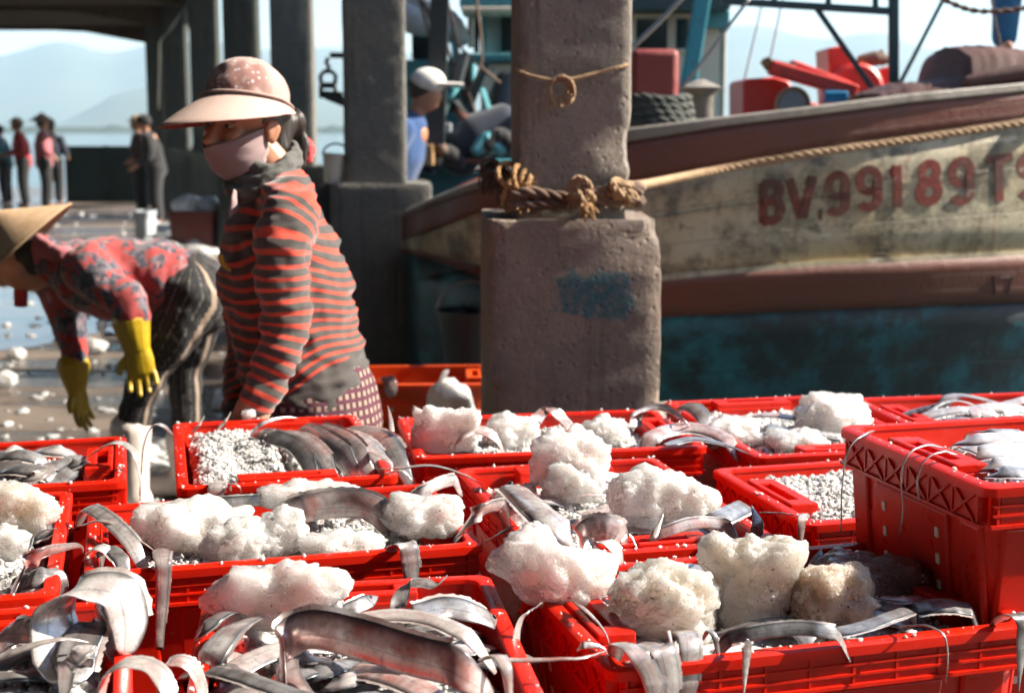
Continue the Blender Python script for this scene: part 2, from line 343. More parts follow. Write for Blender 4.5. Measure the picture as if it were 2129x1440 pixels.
# ------------------------------------------------------------------ mesh helpers
class MB:
    def __init__(s): s.v = []; s.f = []; s.at = {}
    def add(s, verts_, faces_, **at):
        o = len(s.v); s.v += [tuple(p) for p in verts_]; s.f += [tuple(i + o for i in f) for f in faces_]
        for k in set(s.at) | set(at):
            cur = s.at.setdefault(k, [0.0] * o)
            if len(cur) < o: cur += [0.0] * (o - len(cur))
            cur += list(at.get(k, [0.0] * len(verts_)))
        return s
    def box(s, c, d, rz=0.0, rx=0.0, ry=0.0):
        m = Matrix.Rotation(rz, 3, 'Z') @ Matrix.Rotation(ry, 3, 'Y') @ Matrix.Rotation(rx, 3, 'X')
        vs = [Vector(c) + m @ Vector((x * d[0] / 2, y * d[1] / 2, z * d[2] / 2)) for z in (-1, 1) for y in (-1, 1) for x in (-1, 1)]
        return s.add(vs, [(0, 2, 3, 1), (4, 5, 7, 6), (0, 1, 5, 4), (2, 6, 7, 3), (0, 4, 6, 2), (1, 3, 7, 5)])
    def bar(s, a, b, w, h=None, up=(0, 0, 1)):
        a, b = Vector(a), Vector(b); d = (b - a).normalized(); h = h or w
        x = d.cross(Vector(up))
        if x.length < 1e-4: x = d.cross(Vector((1, 0, 0)))
        x.normalize(); y = x.cross(d)
        vs = [p + x * (i * w / 2) + y * (j * h / 2) for p in (a, b) for i, j in ((-1, -1), (1, -1), (1, 1), (-1, 1))]
        return s.add(vs, [(0, 3, 2, 1), (4, 5, 6, 7), (0, 1, 5, 4), (1, 2, 6, 5), (2, 3, 7, 6), (3, 0, 4, 7)])
    def rings(s, rs, cap0=True, cap1=True, closed=True, **at):
        n = len(rs[0]); vs = [p for r in rs for p in r]; fs = []
        for i in range(len(rs) - 1):
            for j in range(n if closed else n - 1):
                k = (j + 1) % n
                fs.append((i * n + j, i * n + k, (i + 1) * n + k, (i + 1) * n + j))
        if cap0: fs.append(tuple(reversed(range(n))))
        if cap1: fs.append(tuple(range((len(rs) - 1) * n, len(rs) * n)))
        return s.add(vs, fs, **at)
    def tube(s, pts, r, n=8, ends=True):
        P = [Vector(p) for p in pts]; fr = frames(P); rs = []
        for i, p in enumerate(P):
            ri = r[i] if hasattr(r, '__len__') else r
            T, A, B = fr[i]
            rs.append([p + A * (ri * math.cos(2 * PI * j / n)) + B * (ri * math.sin(2 * PI * j / n)) for j in range(n)])
        return s.rings(rs, ends, ends)
    def lathe(s, prof, n=24, org=(0, 0, 0), mat=None):
        o = Vector(org); mt = mat or Matrix.Identity(3)
        rs = [[o + mt @ Vector((r * math.cos(2 * PI * j / n), r * math.sin(2 * PI * j / n), z)) for j in range(n)] for r, z in prof]
        return s.rings(rs)
    def build(s, name, mat=None, parent=None, smooth=None, bevel=0.0, seg=2):
        me = bpy.data.meshes.new(name); me.from_pydata(s.v, [], s.f); me.update()
        for k, a in s.at.items():
            if len(a) < len(s.v): a += [0.0] * (len(s.v) - len(a))
            me.attributes.new(k, 'FLOAT', 'POINT').data.foreach_set('value', a)
        return mkobj(name, me, mat, parent, smooth, bevel, seg)
def mkobj(name, me, mat=None, parent=None, smooth=None, bevel=0.0, seg=2):
    if smooth is not None:
        me.polygons.foreach_set('use_smooth', [True] * len(me.polygons))
        if smooth < 180: me.set_sharp_from_angle(angle=math.radians(smooth))
    if mat: me.materials.clear(); me.materials.append(M[mat] if isinstance(mat, str) else mat)
    o = bpy.data.objects.new(name, me); COL.objects.link(o)
    if parent: o.parent = parent
    if bevel:
        b = o.modifiers.new('bevel', 'BEVEL'); b.width = bevel; b.segments = seg; b.limit_method = 'ANGLE'; b.angle_limit = math.radians(40)
    return o
def frames(P, hint=None):
    n = len(P); out = []; A = None
    for i in range(n):
        T = (P[min(i + 1, n - 1)] - P[max(i - 1, 0)])
        T = T.normalized() if T.length > 1e-9 else Vector((0, 0, 1))
        if A is None:
            h = Vector(hint) if hint is not None else (Vector((0, 0, 1)) if abs(T.z) < 0.9 else Vector((1, 0, 0)))
            A = h - T * h.dot(T)
        else: A = A - T * A.dot(T)
        if A.length < 1e-6: A = T.orthogonal()
        A.normalize(); out.append((T, A.copy(), T.cross(A)))
    return out
def spline(pts, n):
    P = [Vector(p) for p in pts]; Q = [P[0] * 2 - P[1]] + P + [P[-1] * 2 - P[-2]]
    L = [0]
    for a, b in zip(P, P[1:]): L.append(L[-1] + max((b - a).length, 1e-6))
    out = []
    for k in range(n):
        d = L[-1] * k / (n - 1); i = 0
        while i < len(P) - 2 and d > L[i + 1]: i += 1
        t = min(1, (d - L[i]) / (L[i + 1] - L[i])); a, b, c, e = Q[i:i + 4]
        out.append(0.5 * ((2 * b) + (c - a) * t + (2 * a - 5 * b + 4 * c - e) * t * t + (3 * b - a - 3 * c + e) * t ** 3))
    return out
def lerp_list(xs, n):
    return list(np.interp(np.linspace(0, len(xs) - 1, n), range(len(xs)), xs))
def tag(o, label, cat, group=None, kind=None):
    if kind: o['kind'] = kind
    if label: o['label'] = label
    if cat: o['category'] = cat
    if group: o['group'] = group
    return o
def struct(o): o['kind'] = 'structure'; return o
def empty(name, loc=(0, 0, 0), rz=0.0):
    o = bpy.data.objects.new(name, None); COL.objects.link(o); o.location = loc; o.rotation_euler = (0, 0, rz); o.empty_display_size = 0.1
    return o
def clone(o, parent=None):
    c = o.copy(); COL.objects.link(c)
    if parent: c.parent = parent
    for ch in o.children: clone(ch, c)
    return c
def remesh(mb, name, voxel, mat, parent=None, smooth_it=6, fn=None, smooth_f=0.5):
    """joins the overlapping lofts in mb into one continuous skin"""
    me = bpy.data.meshes.new('tmp'); me.from_pydata(mb.v, [], mb.f); me.update()
    o = bpy.data.objects.new('tmp', me); COL.objects.link(o)
    r = o.modifiers.new('r', 'REMESH'); r.mode = 'VOXEL'; r.voxel_size = voxel
    if smooth_it:
        sm = o.modifiers.new('s', 'SMOOTH'); sm.iterations = smooth_it; sm.factor = smooth_f
    dg = bpy.context.evaluated_depsgraph_get()
    out = bpy.data.meshes.new_from_object(o.evaluated_get(dg))
    bpy.data.objects.remove(o); out.name = name
    if fn: fn(out)
    return mkobj(name, out, mat, parent, 180)
def limb(mb, pts, ra, rb=None, n=14, m=14, hint=None):
    """closed loft of ellipses with rounded ends; ra / rb radii at pts"""
    P = spline(pts, m); A = lerp_list(ra, m); B = lerp_list(rb or ra, m); fr = frames(P, hint); rs = []
    def ring(p, f, a, b): return [p + f[1] * (a * math.cos(2 * PI * j / n)) + f[2] * (b * math.sin(2 * PI * j / n)) for j in range(n)]
    k = min(A[0], B[0])
    for q in (0.98, 0.8, 0.45): rs.append(ring(P[0] - fr[0][0] * (k * q * 0.8), fr[0], A[0] * math.sqrt(1 - q * q), B[0] * math.sqrt(1 - q * q)))
    for i in range(m): rs.append(ring(P[i], fr[i], A[i], B[i]))
    k = min(A[-1], B[-1])
    for q in (0.45, 0.8, 0.98): rs.append(ring(P[-1] + fr[-1][0] * (k * q * 0.8), fr[-1], A[-1] * math.sqrt(1 - q * q), B[-1] * math.sqrt(1 - q * q)))
    mb.rings(rs); return mb
def ellip(mb, c, r, mat=None, n=20, m=14):
    mt = mat or Matrix.Identity(3); c = Vector(c); rs = []
    for i in range(m + 1):
        a = PI * (0.02 + 0.96 * i / m)
        rs.append([c + mt @ Vector((r[0] * math.sin(a) * math.cos(2 * PI * j / n), r[1] * math.sin(a) * math.sin(2 * PI * j / n), -r[2] * math.cos(a))) for j in range(n)])
    return mb.rings(rs)
def rope(name, pts, r, mat, n=None, strands=3, pitch=None, parent=None, seg=6, jit=0.0):
    L = sum((Vector(b) - Vector(a)).length for a, b in zip(pts, pts[1:]))
    pitch = pitch or r * 7; n = n or max(8, int(L / pitch * 9)); P = spline(pts, n); fr = frames(P); mb = MB()
    for k in range(strands):
        q = []
        for i, p in enumerate(P):
            a = 2 * PI * (i * L / (n - 1) / pitch + k / strands); T, A, B = fr[i]
            j = Vector((random.uniform(-1, 1), random.uniform(-1, 1), random.uniform(-1, 1))) * jit
            q.append(p + (A * math.cos(a) + B * math.sin(a)) * r * 0.52 + j)
        mb.tube(q, r * 0.56, seg)
    return mb.build(name, mat, parent, 180)
def cable(name, pts, r, mat, parent=None, n=24):
    return MB().tube(spline(pts, n), r, 8).build(name, mat, parent, 180)

# ------------------------------------------------------------------ ground, water, hills
mb = MB(); mb.add([(-60, -6, 0), (30, -6, 0), (30, 5.55, 0), (0.75, 5.55, 0), (-7.2, 34, 0), (-60, 34, 0)], [(0, 1, 2, 3, 4, 5)])
struct(mb.build('quay_ground', 'quay_ground'))
mb = MB(); pc = PZ(40, 640, 0.004); mb.add([(pc.x + (1.5 + 0.5 * noise.noise(Vector((math.cos(a) * 2, math.sin(a) * 2, 1)))) * math.cos(a), pc.y + (2.0 + 0.9 * noise.noise(Vector((math.cos(a) * 3, math.sin(a) * 3, 5)))) * math.sin(a), 0.004) for a in np.linspace(0, 2 * PI, 60)[:-1]], [tuple(range(59))])
struct(mb.build('puddle', 'puddle'))
mb = MB(); mb.add([(30, 5.55, -0.006), (0.75, 5.55, -0.006), (-7.2, 34, -0.006), (-60, 34, -0.006), (-60, 34, -1.5), (-7.2, 34, -1.5), (0.75, 5.55, -1.5), (30, 5.55, -1.5)],
                  [(0, 1, 6, 7), (1, 2, 5, 6), (2, 3, 4, 5)])
struct(mb.build('quay_wall', 'concrete_dark'))
mb = MB(); mb.add([(-6000, 5, -0.75), (6000, 5, -0.75), (6000, 9000, -0.75), (-6000, 9000, -0.75)], [(0, 1, 2, 3)])
struct(mb.build('sea', 'sea'))
def hills(name, prof, y, depth, mat='hill', seed=0.0):
    us = [p[0] for p in prof]; vs = [p[1] for p in prof]; n = 120; mb = MB(); rs = []
    for k, (fy, fh) in enumerate(((-1.0, 0.0), (-0.55, 0.42), (-0.22, 0.80), (0, 1.0), (0.3, 0.7), (1.0, 0.0))):
        row = []
        for i in range(n):
            u = us[0] + (us[-1] - us[0]) * i / (n - 1); p = PY(u, float(np.interp(u, us, vs)), y)
            h = p.z + 0.75; nn = noise.noise(Vector((i * 0.33, k * 1.7, seed))) * 0.06 * h * (0 < k < 5) * (k != 3)
            row.append((p.x * (1 + fy * depth / y), y + fy * depth, -1.0 + h * fh + nn + 0.0))
        rs.append(row)
    mb.rings(rs, False, False, closed=False)
    return struct(mb.build(name, mat, None, 180))
hills('hills', [(-900, 190), (-300, 150), (0, 118), (60, 100), (110, 85), (160, 92), (215, 112), (262, 105), (315, 90), (420, 84), (560, 105), (690, 98), (850, 112), (1100, 100), (1300, 75), (1480, 60), (1545, 52),
                (1600, 56), (1650, 74), (1720, 82), (1800, 68), (1850, 70), (1905, 98), (2000, 112), (2129, 122), (2600, 150), (3300, 200)], 3600, 900)
hills('hills_near', [(-900, 262), (-100, 262), (130, 256), (180, 228), (240, 196), (315, 178), (420, 165), (560, 190), (700, 214), (900, 240), (1400, 262)], 2300, 500, seed=4.0)
mb = MB(); rs = []
for k, (dy, hh) in enumerate(((-6, 0.0), (0, 1.0), (14, 0.9), (30, 0.0))):
    rs.append([(-520 + i * 6.0, 900 + dy, -0.9 + hh * (4.2 + 2.6 * noise.noise(Vector((i * 0.9, 0, 2))) + 1.5 * noise.noise(Vector((i * 2.7, k, 5))))) for i in range(150)])
mb.rings(rs, False, False, closed=False); struct(mb.build('far_shore', 'shore'))

# ------------------------------------------------------------------ piers that carry the quay roof
PANG = math.radians(4)
def rough_prism(w, z0, z1, mz, amp, seed, k=9, chips=()):
    """square prism with worn, chipped arrises; ends closed"""
    rs = []; side = [-0.5, -0.485, -0.46, -0.40, -0.28, -0.14, 0.0, 0.14, 0.28, 0.40, 0.46, 0.485]
    ring = [(x, -0.5) for x in side] + [(0.5, y) for y in side] + [(-x, 0.5) for x in side] + [(-0.5, -y) for y in side]
    zs = [z0 + (z1 - z0) * i / mz for i in range(mz + 1)]
    for iz, z in enumerate(zs):
        row = []
        for x, y in ring:
            c = min(abs(abs(x) - 0.5) + abs(abs(y) - 0.5), 1.0); e = max(0.0, 1 - c / 0.05)
            nz = noise.noise(Vector((x * 3 + seed, y * 3, z * 9.0))) * 0.5 + noise.noise(Vector((x * 3 + seed, y * 3, z * 34.0))) * 0.6
            ins = 0.008 * e + amp * 2.4 * e * max(0.0, nz - 0.16) + 0.003 * noise.noise(Vector((x * w * 14, y * w * 14 + seed, z * 14)))
            for cx, cy, cz, cr, cd in chips:
                q = math.hypot(x - cx, y - cy); ins += cd * max(0.0, 1 - q / 0.28) * max(0.0, 1 - abs(z - cz) / cr) * (0.6 + 0.6 * noise.noise(Vector((z * 30, seed, x * 9))))
            d = math.hypot(x, y); f = 1 - ins / (d * w)
            dz = 0.0
            if iz in (0, mz): f *= 0.985
            row.append((x * w * f, y * w * f, z + (0.010 * noise.noise(Vector((x * 9, y * 9, seed))) - 0.02 * e * abs(noise.noise(Vector((x * 20, y * 20, seed + 3)))) if iz == mz else 0)))
        rs.append(row)
    return MB().rings(rs)
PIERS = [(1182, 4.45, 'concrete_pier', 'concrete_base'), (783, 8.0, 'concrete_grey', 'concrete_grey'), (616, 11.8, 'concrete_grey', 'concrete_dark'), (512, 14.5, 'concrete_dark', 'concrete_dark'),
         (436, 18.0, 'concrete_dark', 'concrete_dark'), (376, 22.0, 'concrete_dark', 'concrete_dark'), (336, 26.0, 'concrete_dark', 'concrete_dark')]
PLAB = ['worn brown concrete pillar wound with frayed rope, nearest of the row', 'grey concrete pillar just behind the woman in the striped top', 'concrete pillar behind the cap of the masked woman',
        'dark concrete pillar with a bright gap beside it, fourth of the row', 'dark shaded concrete pillar, fifth along the quay', 'dark concrete pillar, sixth along the quay', 'farthest dark concrete pillar beside the bright bay opening']
pier_xy = []
for i, (u, y, ms, mbs) in enumerate(PIERS):
    p = PY(u, 400, y); e = empty('concrete_pillar', (p.x, y, 0), PANG)
    tag(e, PLAB[i], 'pillar', 'pillars along the quay')
    pier_xy.append((p.x, y))
    bh = 1.085 if i == 0 else 1.06
    bx = -0.005 if i == 0 else 0.03
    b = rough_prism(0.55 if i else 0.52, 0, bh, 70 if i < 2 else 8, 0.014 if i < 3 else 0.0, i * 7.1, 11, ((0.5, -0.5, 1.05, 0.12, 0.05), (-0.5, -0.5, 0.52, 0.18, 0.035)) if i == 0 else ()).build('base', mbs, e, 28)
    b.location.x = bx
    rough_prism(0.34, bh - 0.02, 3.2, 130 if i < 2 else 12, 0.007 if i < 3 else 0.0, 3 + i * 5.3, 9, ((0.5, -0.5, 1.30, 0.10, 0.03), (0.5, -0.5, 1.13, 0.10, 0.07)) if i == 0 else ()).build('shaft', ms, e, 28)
# roof over the bays, run on behind the camera to block sky light; haunched edge beams
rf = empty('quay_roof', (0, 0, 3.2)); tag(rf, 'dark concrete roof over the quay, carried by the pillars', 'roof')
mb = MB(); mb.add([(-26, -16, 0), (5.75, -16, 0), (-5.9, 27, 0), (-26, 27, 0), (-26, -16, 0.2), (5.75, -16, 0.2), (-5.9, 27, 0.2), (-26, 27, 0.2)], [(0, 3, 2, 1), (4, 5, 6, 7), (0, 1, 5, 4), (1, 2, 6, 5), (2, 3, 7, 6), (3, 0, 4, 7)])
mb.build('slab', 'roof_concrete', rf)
MB().box((9.4, -8.5, 0.1), (9.5, 15, 0.2)).build('sky_block_slab', 'roof_concrete', rf)  # unseen slab right of and behind the camera, added to cut sky fill
MB().box((-6, -12, -1.6), (40, 0.25, 3.19)).build('sky_block_wall', 'roof_concrete', rf)  # unseen wall behind the camera, added to keep sky light off the shaded sides
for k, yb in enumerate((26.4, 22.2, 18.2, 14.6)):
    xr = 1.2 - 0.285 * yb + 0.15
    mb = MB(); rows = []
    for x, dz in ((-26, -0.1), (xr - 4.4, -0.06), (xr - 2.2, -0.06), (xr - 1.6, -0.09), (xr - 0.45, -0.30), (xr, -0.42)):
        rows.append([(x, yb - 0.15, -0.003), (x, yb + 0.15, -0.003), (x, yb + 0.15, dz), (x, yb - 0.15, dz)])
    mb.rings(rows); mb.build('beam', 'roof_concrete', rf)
cable('conduit', [PY(395, -5, 17.6) - rf.location, PY(372, 28, 17.6) - rf.location, PY(350, 62, 17.6) - rf.location, PY(331, 84, 17.6) - rf.location, PY(329, 130, 17.6) - rf.location, PY(327, 230, 17.6) - rf.location], 0.028, 'concrete_dark', rf)
# low wall of dark green sheets at the far end
fw = empty('green_fence', (0, 27.2, 0)); tag(fw, 'dark green sheet fence at the far end of the quay', 'fence')
x0, x1 = PY(136, 300, 27.2).x, PY(470, 300, 27.2).x
for k in range(4):
    wd = (x1 - x0) / 4
    MB().box((x0 + wd * (k + 0.5), 0, 0.525), (wd - 0.03, 0.05, 1.05)).build('panel', 'dark_green', fw, bevel=0.01)
    MB().box((x0 + wd * k, 0.04, 0.53), (0.06, 0.06, 1.07)).build('post', 'dark_red' if k == 0 else 'dark_green', fw)
# kerb at the quay edge
kb = empty('quay_kerb', (0, 5.35, 0)); tag(kb, 'pale concrete kerb along the quay edge below the boat', 'kerb')
for k in range(6): MB().box((1.05 + k * 1.2, 0, 0.15), (1.17, 0.26, 0.30)).build('kerb_block', 'concrete_kerb', kb, bevel=0.02)

# ------------------------------------------------------------------ the moored fishing boat
BOAT = empty('fishing_boat', (2.4, 7.4, -0.75)); tag(BOAT, 'wooden fishing boat with cream, brown and teal hull and red registration letters', 'boat')
def bp(p): return Vector(p) - BOAT.location
UL = [(840, 7.6), (880, 7.0), (930, 6.62), (1000, 6.40), (1100, 6.28), (1250, 6.22), (1400, 6.22), (1600, 6.26), (1800, 6.34), (2000, 6.46), (2129, 6.56), (2300, 6.75), (2500, 7.05), (2700, 7.6)]
LN = {'cap_t': [(840, 440), (895, 414), (1000, 374), (1300, 268), (1500, 243), (1700, 220), (1900, 194), (2129, 172), (2700, 100)],
      'cap_b': [(840, 452), (895, 426), (1000, 390), (1300, 296), (1500, 264), (1700, 240), (1900, 214), (2129, 191), (2700, 120)],
      'wale_b': [(840, 500), (895, 482), (1000, 440), (1300, 376), (1500, 342), (1700, 306), (1900, 276), (2129, 250), (2700, 180)],
      'cream_b': [(840, 515), (895, 522), (1000, 548), (1300, 578), (1370, 580), (1700, 551), (2129, 529), (2700, 480)],
      'rust_b': [(840, 524), (895, 534), (1000, 572), (1300, 655), (1370, 656), (1700, 641), (2129, 626), (2700, 590)],
      'mid': [(840, 700), (1300, 760), (2129, 740), (2700, 700)], 'low': [(840, 1000), (1300, 1000), (2129, 960), (2700, 900)]}
IN = {'cap_t': 0.0, 'cap_b': 0.0, 'wale_b': 0.02, 'cream_b': 0.10, 'rust_b': 0.16, 'mid': 0.24, 'low': 0.55}
us_ = np.linspace(840, 2700, 80)
def hull_y(u): 
    q = np.linspace(0, 1, 5); return float(np.interp(u, [a for a, b in UL], [b for a, b in UL]))
_hy = np.array([hull_y(u) for u in us_]); _k = np.ones(7) / 7
_hy[3:-3] = np.convolve(_hy, _k, 'valid')
def hy(u): return float(np.interp(u, us_, _hy))
def lv(n, u): return float(np.interp(u, [a for a, b in LN[n]], [b for a, b in LN[n]]))
def hull_pt(n, u, off=0.0): 
    return PY(u, lv(n, u), hy(u) + IN[n] - off)
def on_hull(u, v, off=0.004):
    """point on the cream strake seen at u, v"""
    a, b = lv('wale_b', u), lv('cream_b', u); t = (v - a) / (b - a)
    return PY(u, v, hy(u) + IN['wale_b'] * (1 - t) + IN['cream_b'] * t - off)
def strake(name, a, b, mat, proud=0.0, m=4):
    mb = MB(); rs = []
    for k in range(m + 1):
        t = k / m
        rs.append([bp(hull_pt(a, u, proud) * (1 - t) + hull_pt(b, u, proud) * t) for u in us_])
    mb.rings(rs, False, False, closed=False, tt=[k / m for k in range(m + 1) for u in us_])
    o = mb.build(name, mat, BOAT, 180); s = o.modifiers.new('thick', 'SOLIDIFY'); s.thickness = 0.03; s.offset = 0.0
    return o
strake('top_strake', 'cap_b', 'wale_b', 'hull_brown', 0.02)
strake('letter_strake', 'wale_b', 'cream_b', 'hull_cream', 0.0)
strake('rubbing_strake', 'cream_b', 'rust_b', 'hull_rust', 0.015)
strake('lower_hull', 'rust_b', 'low', 'hull_teal', 0.0, 6)
mb = MB(); rs = []
for u in us_:
    a = bp(hull_pt('cap_t', u, 0.05)); b = bp(hull_pt('cap_b', u, 0.05)); w_ = Vector((0, 0.24, 0))
    rs.append([a, a + w_, b + w_, b])
mb.rings(rs); mb.build('gunwale', 'gunwale_wood', BOAT, 30, bevel=0.008)
# worn moulding between cream and rust strakes
mb = MB(); rs = []
for u in us_:
    a = bp(hull_pt('cream_b', u, 0.028)); rs.append([a + Vector((0, 0, 0.018)), a + Vector((0, 0.05, 0.018)), a + Vector((0, 0.05, -0.012)), a + Vector((0, 0, -0.012))])
mb.rings(rs); mb.build('moulding', 'hull_cream', BOAT, 30)
# deck and far side
mb = MB(); top = []; far = []
for u in us_:
    p = hull_pt('cap_b', u); top.append(bp((p.x, p.y + 0.02, p.z - 0.35))); far.append(bp((p.x * 1.02, 9.6 - (p.y - 6.2) * 0.9, p.z - 0.35)))
mb.rings([top, far], False, False, closed=False); mb.build('deck', 'gunwale_wood', BOAT)
mb = MB(); mb.rings([[p + Vector((0, 0, 0.33)) for p in far], far, [p + Vector((0, -0.5, -1.9)) for p in far]], False, False, closed=False)
mb.build('far_side', 'hull_brown', BOAT).modifiers.new('thick', 'SOLIDIFY').thickness = 0.05
# registration letters: strokes on a 0..1 x 0..1 cell
def arc(cx, cy, rx, ry, a0, a1, n=10): return [(cx + rx * math.cos(math.radians(a0 + (a1 - a0) * i / n)), cy + ry * math.sin(math.radians(a0 + (a1 - a0) * i / n))) for i in range(n + 1)]
G = {'B': [[(0.1, 0), (0.1, 1)], [(0.1, 0.97)] + arc(0.5, 0.75, 0.36, 0.22, 90, -90) + [(0.1, 0.53)], [(0.1, 0.5)] + arc(0.52, 0.26, 0.40, 0.24, 90, -90) + [(0.1, 0.03)]],
     'V': [[(0.0, 1), (0.5, 0.02)], [(0.98, 1), (0.55, 0.02)]], '.': [[(0.35, 0.0), (0.65, 0.0)], [(0.35, 0.06), (0.65, 0.06)]],
     '9': [arc(0.5, 0.70, 0.36, 0.27, 0, 360, 18), [(0.86, 0.72), (0.86, 0.25)] + arc(0.5, 0.24, 0.36, 0.21, 0, -150)],
     '1': [[(0.12, 0.80), (0.30, 0.83), (0.5, 0.98)], [(0.52, 1), (0.55, 0.0)]],
     '8': [arc(0.5, 0.74, 0.30, 0.23, 0, 360, 18), arc(0.5, 0.26, 0.38, 0.24, 0, 360, 18)],
     'T': [[(0.0, 0.96), (1.0, 0.96)], [(0.5, 0.96), (0.5, 0.0)]],
     'S': [arc(0.5, 0.74, 0.36, 0.23, 30, 270, 12) + arc(0.5, 0.27, 0.38, 0.24, 90, -150, 12)]}
def letter(ch, u0, u1, v_top0, v_top1, hgt, mat='letter_red', th=18):
    mb = MB()
    def at(x, y, off):
        u = u0 + (u1 - u0) * x; v = v_top0 + (v_top1 - v_top0) * x + hgt * (1 - y)
        return bp(on_hull(u, v, off))
    for k, st in enumerate(G[ch]):
        L, R = [], []
        for i, (x, y) in enumerate(st):
            a = st[max(i - 1, 0)]; b = st[min(i + 1, len(st) - 1)]
            if len(st) > 12 and st[0] == st[-1] or (math.hypot(st[0][0] - st[-1][0], st[0][1] - st[-1][1]) < 1e-6 and len(st) > 3):
                a = st[i - 1] if i else st[-2]; b = st[i + 1] if i < len(st) - 1 else st[1]
            dx, dy = (b[0] - a[0]) * (u1 - u0), (b[1] - a[1]) * hgt; d = math.hypot(dx, dy) or 1
            nx, ny = -dy / d * th / 2 / (u1 - u0), dx / d * th / 2 / hgt
            L.append(at(x + nx, y + ny, 0.019 + 0.003 * k)); R.append(at(x - nx, y - ny, 0.019 + 0.003 * k))
        mb.rings([L, R], False, False, closed=False)
    o = mb.build('letter', mat, BOAT); sl = o.modifiers.new('thick', 'SOLIDIFY'); sl.thickness = 0.004; sl.offset = 0.0
    o['label'] = 'red painted letter ' + ch if ch.isalpha() else ('red painted full stop' if ch == '.' else 'red painted digit ' + ch)
for ch, a, b, t0, t1, hh in (('B', 1583, 1628, 381, 375, 82), ('V', 1641, 1692, 372, 366, 86), ('.', 1699, 1714, 372, 372, 76), ('9', 1716, 1766, 364, 358, 82), ('9', 1780, 1833, 352, 348, 84),
                        ('1', 1846, 1884, 346, 342, 88), ('8', 1906, 1958, 340, 334, 84), ('9', 1972, 2026, 334, 328, 90), ('T', 2050, 2105, 329, 323, 92), ('S', 2116, 2164, 322, 316, 90)):
    letter(ch, a, b, t0, t1, hh)
# faint 17 on the rubbing strake
def rub_mark(pts):
    mb = MB(); L = []; R = []
    for (u, v), (du, dv) in pts:
        for lst, s in ((L, 1), (R, -1)):
            a, b = lv('cream_b', u), lv('rust_b', u); t_ = (v - a) / (b - a)
            lst.append(bp(PY(u + du * s, v + dv * s, hy(u) + IN['cream_b'] * (1 - t_) + IN['rust_b'] * t_ - 0.034)))
    mb.rings([L, R], False, False, closed=False)
    o = mb.build('draught_mark', 'letter_dark', BOAT); sl = o.modifiers.new('thick', 'SOLIDIFY'); sl.thickness = 0.003; sl.offset = 0.0
rub_mark([((2064, 572), (3.5, 0)), ((2066, 612), (3.5, 0))]); rub_mark([((2080, 575), (0, 3.5)), ((2106, 573), (0, 3.5))]); rub_mark([((2102, 574), (3.5, 0)), ((2092, 612), (3.5, 0))])
# red mooring post and cowl
e = BOAT
def tapered_post(u0, u1, v0, v1, y, dep, mat, name, parent, rnd=0.03):
    a = PY(u0, v1, y); b = PY(u1, v0, y)
    o = MB().box(((a.x + b.x) / 2, y, (a.z + b.z) / 2), (b.x - a.x, dep, b.z - a.z))
    o.v = [tuple(bp(p)) for p in o.v] if parent is BOAT else o.v
    return o.build(name, mat, parent, 40, bevel=rnd, seg=4)
po = tapered_post(1308, 1408, 104, 300, 6.75, 0.2, 'bollard_red', 'mooring_post', BOAT)
a = PY(1365, 250, 6.75)
for k in range(4):
    c = PY(1362, 252 - k * 15, 6.75); rr = 0.165 - 0.006 * k
    pts = [bp((c.x + rr * 1.05 * math.cos(2 * PI * i / 20), 6.75 + rr * math.sin(2 * PI * i / 20), c.z + 0.006 * math.sin(i * 1.3 + k))) for i in range(21)]
    r_ = rope('rope_coil', pts, 0.021, 'rope_grey', parent=BOAT)
mb = MB(); p = PY(1456, 220, 7.3); b_ = bp(p)
mb.lathe([(0.07, -0.35), (0.066, 0.04), (0.08, 0.06), (0.11, 0.09), (0.02, 0.13)], 20, b_); mb.build('exhaust_stack', 'gunwale_wood', BOAT, 40)
# steel gantry amidships
def seg_bar(name, u0, v0, u1, v1, y, wpx, mat, parent=BOAT, y1=None):
    return MB().bar(bp(PY(u0, v0, y)), bp(PY(u1, v1, y1 or y)), wpx * y / FPX, wpx * y / FPX, (0, 1, 0)).build(name, mat, parent, None, bevel=0.006)
GY = 7.4
seg_bar('gantry_post', 1858, -120, 1858, 205, GY, 19, 'steel_green')
seg_bar('gantry_beam', 1500, 2, 1850, 24, GY, 15, 'steel_green'); seg_bar('gantry_beam', 1500, -32, 1850, -10, GY, 14, 'steel_green')
for u, v in ((1722, 8), (1820, 14), (1610, 2)): seg_bar('gantry_strut', u, v - 34, u, v + 6, GY, 11, 'steel_green')
seg_bar('gantry_brace', 1698, 18, 1818, 190, GY, 11, 'steel_green'); seg_bar('gantry_brace', 1968, -14, 1872, 172, GY, 8, 'steel_green')
# brown tarpaulin heap on deck, far right
mb = MB(); n_, m_ = 90, 16; rs = []
for j in range(m_ + 1):
    row = []
    for i in range(n_ + 1):
        u = 1790 + (2330 - 1790) * i / n_; f = math.sin(PI * j / m_) ** 0.22
        vt = float(np.interp(u, [1790, 1850, 1950, 1962, 2020, 2129, 2330], [196, 174, 168, 100, 95, 108, 125]))
        base = lv('cap_t', u) + 8; v = base + (vt - base) * f; y = 6.75 + 0.9 * j / m_
        p = PY(u, v, 6.75 + 0.45); q = Vector((p.x, y, p.z + 0.012 * noise.noise(Vector((i * 0.7, j * 0.7, 0))))); row.append(bp(q))
    rs.append(row)
mb.rings(rs, False, False, closed=False); mb.build('tarpaulin', 'tarp_brown', BOAT, 50)
mb = MB(); limb(mb, [bp(PY(2010, 172, 6.62)), bp(PY(2090, 160, 6.62)), bp(PY(2300, 138, 6.62))], [0.03, 0.055, 0.06]); mb.build('tarpaulin_roll', 'tarp_brown', BOAT, 180)

